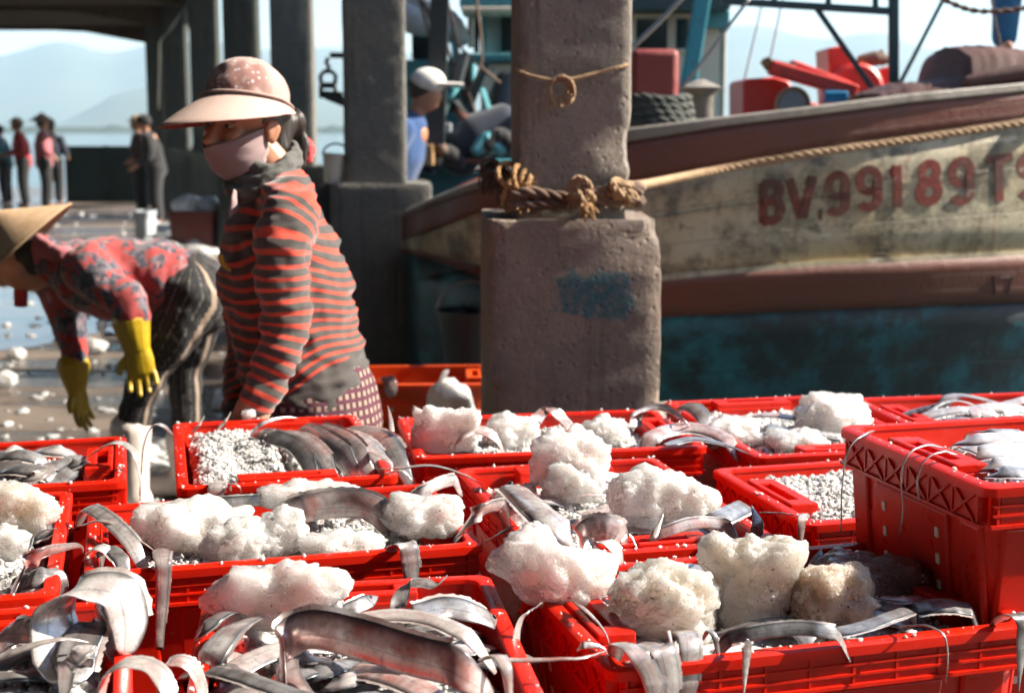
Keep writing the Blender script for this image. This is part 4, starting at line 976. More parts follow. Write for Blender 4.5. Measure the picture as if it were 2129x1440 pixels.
# crumbs of ice and meltwater drops on the rims
rng = np.random.RandomState(77); mb = MB(); base = np.array([list(v) for v in ico(1)[0]]); V = []; F = []; o_ = 0
for k in CX:
    c, X, Y, ex, ey = CX[k]; zt = TOP + (CH - 0.045 if k == 'I' else 0.0)
    for g in range(90):
        sd_ = rng.randint(4); t_ = rng.uniform(-1, 1); w_ = rng.uniform(0.004, 0.016)
        a, b = ((t_ * ex / 2, (ey / 2 - w_) * (1 if sd_ else -1)) if sd_ < 2 else ((ex / 2 - w_) * (1 if sd_ == 2 else -1), t_ * ey / 2))
        s = 0.0008 + 0.0032 * rng.rand() ** 3; p = c + X * float(a) + Y * float(b)
        V.append(base * (0.7 + 0.5 * rng.rand(len(base), 1)) * s * rng.uniform(0.7, 1.3, 3) + np.array((p.x, p.y, zt + s * 0.5))); F += [tuple(i + o_ for i in f) for f in ico(1)[1]]; o_ += len(base)
mb.v = [tuple(x) for x in np.concatenate(V)]; mb.f = F; ob = mb.build('ice_crumbs', 'ice_crushed', None, 45); ob['kind'] = 'stuff'; ob['label'] = 'crumbs of ice strewn on the crate rims'
# ------------------------------------------------------------------ ribbon fish
fish_n = [0]
def fish(pts, wpx, mat, label, W=None, flat=None, head=0, tail=1, twist=(0, 0), thick=0.16, group='ribbon fish in the crates', n=44, name='ribbon_fish', wm=None, bury=True):
    """long flat silver fish swept along world points; wpx body depth in photo pixels at its middle.
    W: direction of the broad side, or flat: normal of the flat side"""
    P = spline(pts, n)
    if bury and tail == 0 and P[-1].z > TOP - 0.05:
        P = [p - Vector((0, 0, 0.034 * max(0, (i / (n - 1) - 0.84) / 0.16) ** 1.4 + (0 if head else 0.034 * max(0, (0.14 - i / (n - 1)) / 0.14) ** 1.4))) for i, p in enumerate(P)]
    mid = P[len(P) // 2]; hw = wm / 2 if wm else wpx * (mid.y / 0.97) / FPX / 2
    fs, fv, rs = [], [], []; m_ = 14
    for i, p in enumerate(P):
        s = i / (n - 1); T = (P[min(i + 1, n - 1)] - P[max(i - 1, 0)]).normalized()
        if flat is not None: b = T.cross(Vector(flat))
        else: b = Vector(W) - T * Vector(W).dot(T)
        if b.length < 1e-5: b = T.orthogonal()
        b.normalize(); a = b.cross(T); tw = twist[0] + (twist[1] - twist[0]) * s
        b, a = b * math.cos(tw) + a * math.sin(tw), a * math.cos(tw) - b * math.sin(tw)
        k = 1.0
        if head: k *= min(1.0, 0.10 + 0.90 * min(1, s / 0.13) ** 0.75)
        else: k *= min(1.0, 0.30 + 0.70 * min(1, s / 0.12) ** 0.6)
        if tail == 1: k *= 0.03 + 0.97 * (1 - max(0, (s - 0.30) / 0.70)) ** 0.85 if s > 0.30 else 1.0
        elif tail == 2: k *= 1 - 0.6 * s
        elif tail == 0: k *= min(1.0, 0.30 + 0.70 * min(1, (1 - s) / 0.16) ** 0.6)
        w_ = hw * k; t_ = max(w_ * thick, 0.0012) * (1.15 if head and s < 0.15 else 1)
        wob = 0.0012 * noise.noise(Vector((s * 9, fish_n[0], 0)))
        rs.append([p + b * (w_ * math.cos(2 * PI * j / m_)) + a * (t_ * math.sin(2 * PI * j / m_) + wob) for j in range(m_)])
        fs += [s if head else 0.5] * m_; fv += [math.cos(2 * PI * j / m_) for j in range(m_)]
    fish_n[0] += 1
    org = P[0]; rs = [[q - org for q in r] for r in rs]
    o = MB().rings(rs, fs=fs, fv=fv).build(name, mat, None, 180); o.location = org
    tag(o, label, 'fish', group)
    if hw > 0.009 and n > 30:      # soft dorsal fin along one edge
        A_, B_ = [], []
        for i in range(int(0.12 * n), int(0.86 * n)):
            r0 = Vector(rs[i][0]); ax_ = (Vector(rs[i][0]) - Vector(rs[i][7])); L_ = ax_.length; ax_ = ax_.normalized() if L_ > 1e-5 else Vector((0, 0, 1))
            A_.append(r0 - ax_ * 0.0015); B_.append(r0 + ax_ * L_ * (0.10 + 0.02 * math.sin(i * 2.3 + fish_n[0]) + 0.05 * random.random()))
        MB().rings([A_, B_], False, False, closed=False, fs=[0.5] * 2 * len(A_), fv=[0.0] * 2 * len(A_)).build('dorsal_fin', 'fish_pale', o, 180)
    if head:
        i = int(0.075 * n) + 1
        for sg in (1, -1):
            q = [Vector(x) for x in rs[i]]; c = (q[3] * 0.75 + q[2] * 0.25) if sg > 0 else (q[11] * 0.75 + q[12] * 0.25)
            mb = MB(); ellip(mb, c, (hw * 0.20,) * 3, n=10, m=8); mb.build('eye', 'eye_dark', o, 180)
    return o
def pz(*pts):
    out = []
    for u, v, z in pts:
        if z == 'h': p = PY(u, v, out[-1].y - 0.004)
        else: p = PZ(u, v, TOP + z)
        out.append(p)
    return out
UPC = (0, 0.35, 1.0)      # broad side towards the camera
ZF = (0, -0.25, 1)        # lying flat
# crate L
fish(pz((592, 1425, 0.01), (588, 1345, 0.03), (640, 1308, 0.05), (740, 1325, 0.055), (860, 1362, 0.05), (960, 1384, 0.05), (1022, 1388, 0.04)), 84, 'fish_pink', 'big pink-silver fish curling on edge across the tangled crate', W=UPC, tail=0, thick=0.13)
fish(pz((640, 1322, 0.02), (700, 1300, 0.035), (800, 1278, 0.04), (890, 1285, 0.04), (970, 1318, 0.035), (1030, 1345, 0.02)), 46, 'fish_pale', 'pale fish lying over the back of the big curled fish', flat=ZF, tail=0, head=1)
fish(pz((690, 1318, 0.03), (780, 1308, 0.04), (860, 1316, 0.045), (930, 1338, 0.04), (960, 1350, 0.03)), 32, 'fish_silver', 'narrow silver fish tucked behind the big curled fish', flat=ZF, tail=0)
fish(pz((418, 1400, -0.01), (450, 1345, 0.015), (490, 1302, 0.02), (540, 1282, 0.0)), 70, 'fish_silver', 'broad bright fish bending at the near corner under the ice slab', flat=(-0.3, -0.5, 1), tail=0)
fish(pz((398, 1330, -0.01), (430, 1300, 0.015), (470, 1275, 0.02), (520, 1285, 0.0)), 46, 'fish_dark', 'dark fish curled beside the ice slab', flat=(-0.4, -0.4, 1), tail=0)
fish(pz((785, 1240, 0.02), (745, 1258, 0.02), (700, 1280, 0.01), (640, 1300, 0.0), (600, 1320, -0.02)), 34, 'fish_dark', 'fish head with pointed closed jaws poking out behind the ice slab', flat=(0, -1, 0.6), head=1, tail=0)
fish(pz((800, 1290, 0.0), (822, 1262, 0.03), (845, 1215, 0.055), (880, 1212, 0.05), (905, 1218, 0.04), (930, 1196, 0.035)), 32, 'fish_silver', 'wavy tail standing up against the back wall of the tangled crate', W=(0.6, 0.2, 0.4))
fish(pz((1045, 1300, -0.01), (985, 1272, 0.02), (920, 1262, 0.03), (860, 1278, 0.03), (820, 1292, 0.01)), 60, 'fish_dark', 'dark fish with ragged fins by the right wall of the tangled crate', flat=(0, -0.6, 1), tail=0, head=1)
fish(pz((1000, 1372, 0.03), (1030, 1362, 0.05), (1050, 1385, 0.045), (1058, 1440, 'h'), (1062, 1500, 'h')), 34, 'fish_pale', 'white fish strip bending over the edge beside the big curled fish', W=(1, 0.2, 0))
fish(pz((410, 1385, 0.0), (500, 1405, 0.02), (600, 1440, 0.02), (720, 1470, 0.02)), 44, 'fish_dark', 'dark fish slanting along the bottom edge of the tangled crate', flat=ZF, tail=0)
for q in range(16):
    u0 = 450 + 38 * q + random.uniform(-25, 25); v0 = 1370 + random.uniform(-50, 90); a = random.uniform(-0.5, 0.5)
    fish(pz(*[(u0 + s * 60 * math.cos(a), v0 + s * 40 * math.sin(a), -0.022 + 0.026 * (1 - abs(s))) for s in (-1.4, -0.5, 0.5, 1.4)]), random.uniform(36, 60), random.choice(['fish_dark', 'fish_silver', 'fish_dark']), 'dark wet fish in the bottom heap of the tangled crate', flat=(random.uniform(-0.3, 0.3), -0.4, 1), tail=0, group='fish in the bottom heap of the tangled crate', n=24)
fish(pz((700, 1392, -0.01), (780, 1398, 0.0), (860, 1425, 0.0), (930, 1470, -0.01)), 60, 'fish_pink', 'pinkish fish below the big curled fish', flat=ZF, tail=0)
def heap(k, n, z, wm, mats, label, group, seed, ar=(-0.85, 0.85, -0.85, 0.85)):
    rng = random.Random(seed); c, X, Y, ex, ey = CX[k]
    for q in range(n):
        a, b = rng.uniform(ar[0], ar[1]), rng.uniform(ar[2], ar[3]); th = rng.uniform(0, PI); L = rng.uniform(0.07, 0.13); d = X * math.cos(th) + Y * math.sin(th); nrm = Vector((-d.y, d.x, 0)) * rng.uniform(-0.04, 0.04)
        c0 = cpt(k, a, b, z); lim = lambda p: Vector((p.x, p.y, p.z))
        pts = [cpt(k, max(-0.9, min(0.9, ((c0 + d * L * s - c).dot(X)) / (ex / 2 - 0.035))), max(-0.9, min(0.9, ((c0 + d * L * s - c).dot(Y)) / (ey / 2 - 0.035))), z + 0.022 * (1 - s * s) + rng.uniform(-0.004, 0.006)) + nrm * (1 - s * s) for s in (-1, -0.4, 0.3, 1)]
        fish(pts, 0, rng.choice(mats), label, flat=(rng.uniform(-0.4, 0.4), rng.uniform(-0.6, 0.1), 1), tail=rng.choice((0, 0, 1)), head=rng.choice((0, 0, 1)), group=group, n=26, wm=wm * rng.uniform(0.7, 1.2))
heap('M', 12, TOP - 0.03, 0.036, ['fish_dark', 'fish_dark', 'fish_silver'], 'dark fish half buried in ice in the crate of the biggest lumps', 'fish buried under the biggest lumps', 21)
heap('G', 8, TOP - 0.032, 0.034, ['fish_dark', 'fish_silver', 'fish_pink'], 'fish half buried in ice in the centre crate', 'fish buried in the centre crate', 22)
heap('J', 8, TOP - 0.03, 0.036, ['fish_dark', 'fish_silver', 'fish_pink'], 'fish half buried in ice below the sloping slab', 'fish buried below the sloping slab', 23)
heap('K', 6, TOP - 0.028, 0.036, ['fish_dark', 'fish_silver'], 'fish half buried in ice in the near corner crate', 'fish buried in the corner crate', 24)
heap('A', 10, TOP - 0.032, 0.034, ['fish_dark', 'fish_dark', 'fish_silver'], 'dark fish at the bottom of the crate by the white boot', 'fish at the bottom of the crate by the boot', 25)
heap('I', 12, TOP + CH - 0.072, 0.030, ['fish_silver', 'fish_pale', 'fish_dark'], 'small silver fish piece filling the raised crate', 'fish pieces filling the raised crate', 26)
heap('L', 10, TOP - 0.03, 0.036, ['fish_dark', 'fish_silver', 'fish_pink'], 'wet fish at the bottom of the tangled crate', 'fish at the bottom of the tangled crate', 27)
heap('E', 6, TOP - 0.018, 0.030, ['fish_silver', 'fish_pale'], 'frosted fish half buried in the farthest crate', 'fish buried in the farthest crate', 28)
# crate K
fish(pz((128, 1420, -0.02), (112, 1340, 0.02), (112, 1275, 0.055), (150, 1232, 0.08), (205, 1220, 0.085), (250, 1235, 0.075), (268, 1290, 0.04), (262, 1360, 0.0)), 96, 'fish_silver', 'broad silver fish looped high over the rim of the corner crate', W=(0.62, 0.72, 0.25), tail=0, thick=0.10, bury=False)
fish(pz((150, 1420, -0.01), (165, 1345, 0.02), (190, 1300, 0.035), (225, 1290, 0.035), (245, 1330, 0.01), (250, 1380, -0.02)), 80, 'fish_dark', 'dark fish folded inside the loop of the broad silver fish', W=(0.6, 0.7, 0.2), tail=0, thick=0.10, bury=False)
fish(pz((-20, 1372, 0.02), (40, 1350, 0.035), (110, 1330, 0.045), (150, 1328, 0.04), (185, 1336, 0.03)), 30, 'fish_pale', 'slim pale tail crossing the near corner crate', flat=ZF)
fish(pz((-20, 1330, 0.0), (25, 1312, 0.02), (70, 1315, 0.02), (95, 1350, 0.0), (100, 1400, -0.02)), 52, 'fish_pink', 'pinkish fish bent over at the near picture edge', W=(0.6, 0.1, 0.5), tail=0)
fish(pz((205, 1450, 0.0), (225, 1398, 0.04), (270, 1376, 0.055), (320, 1390, 0.05), (350, 1440, 0.03), (355, 1500, 'h')), 46, 'fish_pale', 'pale fish arched over the near rim of the corner crate', W=(0.25, 0.9, 0.2), tail=0, thick=0.14)
fish(pz((325, 1395, 0.04), (360, 1374, 0.05), (395, 1382, 0.045), (415, 1420, 0.02), (425, 1480, 'h')), 40, 'fish_pink', 'pink fish arched between the corner crate and the tangled crate', W=(0.25, 0.9, 0.2), tail=0, thick=0.14)
fish(pz((130, 1395, 0.01), (165, 1355, 0.03), (180, 1340, 0.03)), 50, 'fish_silver', 'short bright fish piece below the loop', flat=ZF, tail=0)
# crate J
fish(pz((20, 1250, -0.01), (48, 1185, 0.02), (85, 1152, 0.04), (140, 1138, 0.035), (168, 1136, 0.025), (172, 1150, 0.01)), 40, 'fish_pink', 'curled pink-silver fish with its tail over the rim by the sloping slab', W=(0.5, 0.1, 0.8))
fish(pz((30, 1220, -0.02), (80, 1200, 0.0), (130, 1205, -0.01)), 60, 'fish_dark', 'dark fish inside the curl of the pink fish', flat=(0, -0.6, 1), tail=0)
fish(pz((50, 1120, -0.02), (90, 1100, -0.005), (140, 1090, -0.02)), 50, 'fish_dark', 'dark fish below the tip of the sloping slab', flat=(0, -0.6, 1), tail=0)
fish(pz((60, 1148, 0.0), (75, 1108, 0.02), (120, 1098, 0.01)), 7, 'fish_dark', 'thin dark tail whip below the sloping slab', flat=ZF)
# crate A
fish(pz((150, 975, -0.01), (190, 945, 0.02), (228, 922, 0.045), (256, 922, 0.045), (280, 945, 0.03), (290, 985, 'h'), (293, 1020, 'h'), (291, 1040, 'h')), 24, 'fish_silver', 'fish tail arching over the crate end beside the white boot', W=(0.3, 0.9, 0.1))
for q, (a, b, c, d, m_, lb) in enumerate((((-40, 960), (40, 945), (110, 965), 'x', 'fish_dark', 'dark fish at the far picture edge in the crate by the boot'), ((-20, 985), (50, 975), (140, 1000), 'x', 'fish_dark', 'dark wet fish in front in the crate by the boot'),
                                      ((60, 940), (110, 935), (180, 950), 'x', 'fish_silver', 'slim fish along the back of the crate by the boot'), ((120, 985), (160, 960), (205, 962), 'x', 'fish_dark', 'dark fish tail pointing at the crate grip by the boot'),
                                      ((0, 955), (20, 935), (70, 955), 'x', 'fish_silver', 'silver fish with a bright top in the crate by the boot'), ((40, 1003), (80, 985), (90, 965), 'x', 'fish_pale', 'pale bent fish in the crate by the boot'))):
    fish(pz((*a, -0.02), (*b, 0.008), (*c, -0.015)), 40, m_, lb, flat=(0, -0.4, 1), tail=0 if q != 3 else 1, head=1 if q == 1 else 0)
# crate B
for q, (du, dv, m_) in enumerate(((0, 0, 'fish_dark'), (38, 2, 'fish_silver'), (78, 0, 'fish_silver'), (116, -2, 'fish_pale'), (150, -4, 'fish_silver'), (186, -6, 'fish_dark'))):
    J = lambda s: random.uniform(-s, s)
    fish(pz((515 + du + J(12), 898 + dv + J(5), -0.012), (560 + du + J(8), 900 + dv + J(5), 0.008 + J(0.008)), (605 + du + J(8), 920 + dv + J(6), 0.016 + J(0.008)), (642 + du + J(8), 955 + dv + J(6), 0.006), (672 + du + J(8), 985 + dv, -0.02)), 42 + J(8), m_,
         ('dark fish next to the ice, first of six side by side', 'silver fish, second of six side by side', 'silver fish, third of six side by side', 'pale fish, fourth of six side by side', 'silver fish, fifth of six side by side', 'dark fish by the crate wall, sixth of six side by side')[q], W=(0.75, 0.2 + J(0.25), 0.35 + J(0.3)), tail=0, thick=0.17)
fish(pz((700, 930, 0.0), (740, 925, 0.02), (790, 945, 0.02), (815, 972, 0.012), (795, 1000, 'h')), 26, 'fish_pale', 'pale fish pointing its thin tail over the front rim', W=(0.5, 0.7, 0.1))
fish(pz((790, 975, 0.0), (830, 972, 0.02), (900, 968, 0.03), (960, 985, 0.025), (1005, 1008, 0.012)), 15, 'fish_silver', 'thin tail bridging two crates below the striped woman', flat=ZF)
fish(pz((800, 985, 0.012), (835, 978, 0.025), (858, 1000, 0.005)), 16, 'fish_silver', 'short tail hooked over the front rim below the striped woman', W=(0.5, 0.6, 0.1))
fish(pz((455, 1000, -0.01), (452, 1005, 0.01), (450, 1012, 0.012), (446, 1040, 'h'), (444, 1055, 'h')), 34, 'fish_silver', 'fish end hanging over the front rim below the crushed ice', W=(1, 0.2, 0), tail=0)
fish(pz((480, 1020, 0.0), (478, 1006, 0.02), (496, 1010, 0.022), (502, 1026, 0.0)), 10, 'fish_silver', 'small hooked tail on the front rim below the crushed ice', W=(0.3, 0.9, 0))
fish(pz((360, 905, 0.0), (340, 885, 0.03), (318, 885, 0.035), (300, 920, 0.0), (294, 980, 'h'), (290, 1030, 'h')), 9, 'fish_dark', 'thin dark tail looping off the crate corner beside the white boot', W=(0.3, 0.9, 0))
fish(pz((520, 905, 0.0), (545, 880, 0.03), (590, 868, 0.035), (620, 868, 0.03)), 10, 'fish_silver', 'thin tail curving along the far wall before the striped woman', W=(0.1, 0.2, 1))
for q, (u, v, lb) in enumerate(((470, 870, 'little curled tail tip on the far rim before the striped woman, nearest the glove'), (415, 878, 'little tail tip on the far rim, next to the corner'))):
    fish(pz((u - 16, v + 22, 0.0), (u - 4, v + 8, 0.02), (u + 6, v - 6, 0.03), (u + 10, v - 14, 0.035)), 9, 'fish_pale', lb, W=(1, 0, 0.2), n=18)
# crate F
fish(pz((560, 1082, -0.02), (620, 1060, 0.01), (690, 1048, 0.02), (760, 1052, 0.02), (805, 1078, 0.0), (818, 1100, -0.02)), 58, 'fish_pink', 'fish with bare grey belly lying between the ice lumps', W=(0, 0.25, 1), tail=0, thick=0.28)
fish(pz((400, 1052, 0.01), (470, 1044, 0.02), (540, 1040, 0.02), (600, 1035, 0.01)), 24, 'fish_dark', 'dark fish strip along the back wall of the middle crate', W=(0, 0.2, 1), tail=0)
fish(pz((158, 1062, 0.012), (185, 1056, 0.025), (225, 1080, 0.03), (262, 1115, 0.02), (290, 1150, 0.0), (318, 1166, -0.01)), 34, 'fish_silver', 'silver fish draped over the grip of the middle crate', W=(0.7, 0.5, 0.3), tail=0)
fish(pz((168, 1092, 0.015), (210, 1082, 0.03), (255, 1098, 0.025), (300, 1130, 0.01), (330, 1150, 0.0)), 14, 'fish_pale', 'thin pale tail lying beside the draped fish on the grip', flat=ZF)
fish(pz((176, 1200, -0.06), (178, 1160, 0.0), (198, 1138, 0.025), (225, 1145, 0.02), (262, 1170, 0.0)), 26, 'fish_silver', 'fish bent down over the end of the middle crate', W=(0.3, 0.9, 0.2), tail=0)
fish(pz((210, 1150, 0.0), (228, 1140, 0.02), (262, 1172, 0.012)), 34, 'fish_dark', 'stubby grey fish end in the front corner of the middle crate', flat=ZF, tail=0)
fish(pz((335, 1140, 0.0), (336, 1158, 0.014), (338, 1170, 0.012), (338, 1200, 'h'), (336, 1250, 'h'), (333, 1300, 'h'), (331, 1350, 'h')), 44, 'fish_silver', 'broad tail hanging straight down between the middle crate and the ice slab', W=(1, 0.2, 0), tail=2)
fish(pz((815, 1140, 0.0), (830, 1132, 0.016), (846, 1136, 0.016), (852, 1165, 'h'), (856, 1205, 'h')), 38, 'fish_silver', 'short wide tail over the front rim of the middle crate, above the tangled crate', W=(0.9, 0.25, 0), tail=0)
fish(pz((945, 1120, -0.01), (975, 1085, 0.03), (1005, 1060, 0.05), (1040, 1050, 0.045), (1055, 1062, 0.03)), 34, 'fish_pink', 'brownish fish bent over the grip between the middle and centre crates', W=(0.5, 0.1, 0.8), tail=0)
fish(pz((830, 1052, 0.0), (875, 1025, 0.03), (920, 1003, 0.04), (960, 994, 0.035)), 26, 'fish_silver', 'tail reaching over the back corner of the middle crate', W=(0.2, 0.3, 1), tail=0)
fish(pz((1010, 1125, 0.0), (1040, 1108, 0.02), (1070, 1092, 0.03)), 18, 'fish_dark', 'dark spiky tail lying over the corner of the middle crate', flat=ZF)
fish(pz((720, 1085, 0.0), (745, 1078, 0.02), (775, 1098, 0.0)), 10, 'fish_silver', 'little tail hook in front of the bare grey belly', W=(0, 0.3, 1), n=20)
# crate G
fish(pz((1062, 1012, 0.03), (1095, 1042, 0.045), (1135, 1078, 0.045), (1170, 1108, 0.03), (1200, 1132, 0.0)), 74, 'fish_silver', 'bright silver fish with a dark gill line, plumpest in the centre crate', flat=(0.25, -0.55, 1), head=1, tail=0, thick=0.36)
fish(pz((1020, 1035, 0.0), (1060, 1022, 0.015), (1110, 1025, 0.01)), 40, 'fish_pink', 'red-brown fish behind the plump silver fish', flat=ZF, tail=0)
fish(pz((1205, 1130, 0.0), (1225, 1105, 0.02), (1262, 1100, 0.025), (1300, 1118, 0.01)), 56, 'fish_pink', 'pink rounded fish at the front rim of the centre crate', W=(0.1, 0.3, 1), tail=0)
fish(pz((1208, 1180, -0.03), (1216, 1150, 0.008), (1238, 1128, 0.02), (1262, 1128, 0.022), (1285, 1150, 'h'), (1294, 1178, 'h')), 30, 'fish_silver', 'forked pair of tail ends hanging over the front rim of the centre crate', W=(0.7, 0.6, 0), tail=0)
fish(pz((1290, 1128, 0.012), (1308, 1112, 0.02), (1320, 1130, 'h'), (1332, 1160, 'h')), 10, 'fish_pink', 'thin red tail on the front rim of the centre crate', W=(0.7, 0.6, 0))
fish(pz((1335, 1122, 0.0), (1385, 1105, 0.015), (1440, 1088, 0.025), (1500, 1090, 0.02), (1540, 1112, 0.01)), 24, 'fish_pink', 'red-edged fish curving along the front rim under the rounded lump', W=(0.1, 0.5, 1), tail=0)
fish(pz((1450, 1100, -0.01), (1490, 1078, 0.01), (1530, 1060, 0.01), (1560, 1045, 0.0)), 44, 'fish_dark', 'spiny dark fish in the corner of the centre crate', flat=(0.2, -0.5, 1), tail=0)
fish(pz((1360, 1120, 0.015), (1368, 1095, 0.03), (1380, 1068, 0.045)), 12, 'fish_pale', 'small pale fin sticking up before the rounded lump', W=(1, 0, 0), n=16)
fish(pz((1285, 1035, 0.0), (1230, 1028, 0.008), (1180, 1038, 0.0)), 16, 'fish_pink', 'small tail lying between the ice lumps of the centre crate', flat=ZF)
fish(pz((1570, 1120, 0.0), (1575, 1085, 0.03), (1562, 1050, 0.05)), 30, 'fish_dark', 'dark tail standing in the front corner of the centre crate', W=(1, 0.2, 0), n=20)
# crate M and the gap to L
for q, (pp, w_, m_, lb) in enumerate((
    (((1275, 1338, 0.01), (1298, 1340, 0.022), (1325, 1358, 0.018), (1352, 1400, 'h'), (1368, 1460, 'h')), 46, 'fish_silver', 'first silver tail of the bunch hanging over the near crate front'),
    (((1340, 1335, 0.01), (1362, 1345, 0.02), (1380, 1360, 0.014), (1388, 1400, 'h'), (1390, 1470, 'h')), 52, 'fish_silver', 'widest silver tail in the middle of the hanging bunch'),
    (((1410, 1312, 0.012), (1428, 1318, 0.026), (1434, 1345, 0.016), (1432, 1390, 'h'), (1428, 1460, 'h')), 48, 'fish_silver', 'third broad tail of the hanging bunch, ragged at the top'),
    (((1462, 1330, 0.012), (1474, 1310, 0.026), (1488, 1330, 0.016), (1494, 1380, 'h'), (1492, 1440, 'h')), 14, 'fish_dark', 'thin dark tail right after the hanging bunch'),
    (((1525, 1340, 0.012), (1540, 1336, 0.02), (1552, 1342, 0.016), (1550, 1390, 'h'), (1545, 1450, 'h')), 24, 'fish_silver', 'tail hanging alone over the near crate front'),
    (((1395, 1330, 0.015), (1390, 1312, 0.028), (1398, 1350, 0.018), (1404, 1400, 'h')), 9, 'fish_pale', 'pale stringy fin between the hanging tails'))):
    fish(pz(*pp), w_, m_, lb, W=(1, 0.25, 0), tail=1 if w_ < 30 else 0, thick=0.16)
fish(pz((1470, 1345, 0.0), (1560, 1318, 0.02), (1650, 1306, 0.028), (1720, 1312, 0.025), (1770, 1322, 0.01)), 30, 'fish_dark', 'dark fish arched along the front rim below the tallest lump', W=(0, 0.5, 1), tail=0)
fish(pz((1680, 1322, 0.0), (1780, 1305, 0.01), (1870, 1275, 0.015), (1905, 1262, 0.01)), 36, 'fish_dark', 'long dark fish lying under the brownish lump', flat=ZF, tail=0)
fish(pz((1880, 1268, 0.0), (1960, 1258, 0.01), (2040, 1270, 0.0)), 56, 'fish_dark', 'dark fish in the shade below the raised crate', flat=ZF, tail=0)
fish(pz((1820, 1240, 0.0), (1880, 1245, 0.01), (1930, 1240, 0.0)), 30, 'fish_pink', 'small red-gilled fish head in the shade', flat=ZF, tail=0, head=1)
fish(pz((1870, 1302, 0.01), (1925, 1300, 0.022), (1962, 1320, 0.016), (1970, 1360, 'h'), (1966, 1420, 'h')), 9, 'fish_dark', 'thin dark whip tail hooked over the near crate front', W=(0.7, 0.7, 0))
fish(pz((2060, 1300, 0.0), (2095, 1278, 0.02), (2125, 1290, 0.016), (2122, 1350, 'h'), (2118, 1440, 'h')), 34, 'fish_dark', 'dark tail hanging at the picture edge from the near crate', W=(1, 0.25, 0))
fish(pz((1030, 1368, 0.03), (1080, 1372, 0.028), (1150, 1370, 0.03), (1215, 1366, 0.03), (1262, 1352, 0.022)), 16, 'fish_pink', 'thin pink tail stretched across the gap between the two near crates', flat=ZF)
fish(pz((1075, 1420, -0.06), (1072, 1340, -0.01), (1082, 1290, 0.02), (1105, 1268, 0.03), (1128, 1252, 0.028)), 26, 'fish_silver', 'tail hooked over the wall between the two near crates', W=(0.6, 0.6, 0.2))
fish(pz((1195, 1252, 0.012), (1225, 1275, 0.02), (1255, 1310, 0.018), (1270, 1345, 0.01)), 12, 'fish_silver', 'thin tail on the grip below the lump between three crates', flat=ZF)
fish(pz((1200, 1352, 0.02), (1215, 1340, 0.03), (1250, 1345, 0.025), (1265, 1362, 0.014)), 16, 'fish_silver', 'little tail bent on the front corner of the near crate', W=(0.3, 0.5, 0.8))
fish(pz((1690, 1185, 0.0), (1702, 1160, 0.02), (1708, 1140, 0.03)), 30, 'fish_dark', 'dark tail fin standing at the back wall beside the brownish lump', W=(1, 0, 0.1), n=16)
fish(pz((1290, 1210, -0.01), (1320, 1196, 0.008), (1355, 1200, 0.0)), 24, 'fish_pink', 'rounded fish back behind the cream lump', W=(0, 0.2, 1), tail=0, n=20)
# crate C, D
fish(pz((942, 935, -0.01), (955, 912, 0.02), (985, 894, 0.035), (1018, 902, 0.028), (1052, 926, 0.0)), 26, 'fish_pink', 'arched fish framing an ice bit beside the square block', W=(0.1, 0.8, 0.4), tail=0, thick=0.16)
fish(pz((1100, 892, 0.0), (1115, 868, 0.02), (1135, 851, 0.03), (1150, 855, 0.03), (1170, 872, 0.012), (1195, 900, -0.01)), 24, 'fish_pink', 'two-ended tail hung over the back rim below the pillar', W=(0.7, 0.6, 0.1), tail=0)
fish(pz((1332, 925, 0.0), (1370, 900, 0.015), (1425, 888, 0.02), (1480, 898, 0.015), (1540, 928, 0.0)), 36, 'fish_pink', 'rosy fish lying below the tangle of tails', flat=(0, -0.5, 1), tail=0)
fish(pz((1380, 925, 0.01), (1440, 912, 0.015), (1500, 922, 0.012), (1560, 945, 0.0)), 22, 'fish_dark', 'dark fish along the rim below the tangle of tails', flat=ZF)
for q in range(6):
    a = 4 * q; fish(pz((1312 + a, 892 - q, 0.0), (1315 + a, 862 - 2 * q, 0.03), (1350 + 6 * q, 850 - q, 0.04), (1390 + 6 * q, 852 + 4 * q, 0.04), (1415 + 4 * q, 872 + 3 * q, 0.02), (1400 + 6 * q, 884 + q, 0.01)), 10 + q, 'fish_pink' if q % 2 else 'fish_silver', 'looped tail in the tangle on the crate grip', W=(0.2, 0.6, 0.6), group='tangle of tails on the crate grip', n=30)
fish(pz((1405, 846, 0.02), (1440, 848, 0.04), (1465, 872, 0.03), (1480, 895, 0.005)), 30, 'fish_silver', 'silver fish bend sticking up behind the tangle of tails', W=(0.7, 0.3, 0.4), tail=0)
fish(pz((1545, 872, 0.0), (1590, 862, 0.02), (1650, 868, 0.015), (1690, 880, 0.0)), 24, 'fish_pink', 'rosy fish along the back of the crate with the white mound', flat=ZF, tail=0)
fish(pz((1570, 905, -0.01), (1600, 888, 0.012), (1650, 895, 0.0)), 30, 'fish_dark', 'grey fish in front of the rosy one in the white mound crate', flat=ZF, tail=0)
fish(pz((1660, 915, -0.005), (1710, 902, 0.008), (1760, 910, 0.0)), 24, 'fish_silver', 'silver fish below the white mound', flat=ZF, tail=0)
fish(pz((815, 905, 0.0), (812, 870, 0.03), (806, 842, 0.05)), 10, 'fish_pale', 'small yellowish fin spike at the crate corner near the plaid trousers', W=(1, 0, 0), n=14)
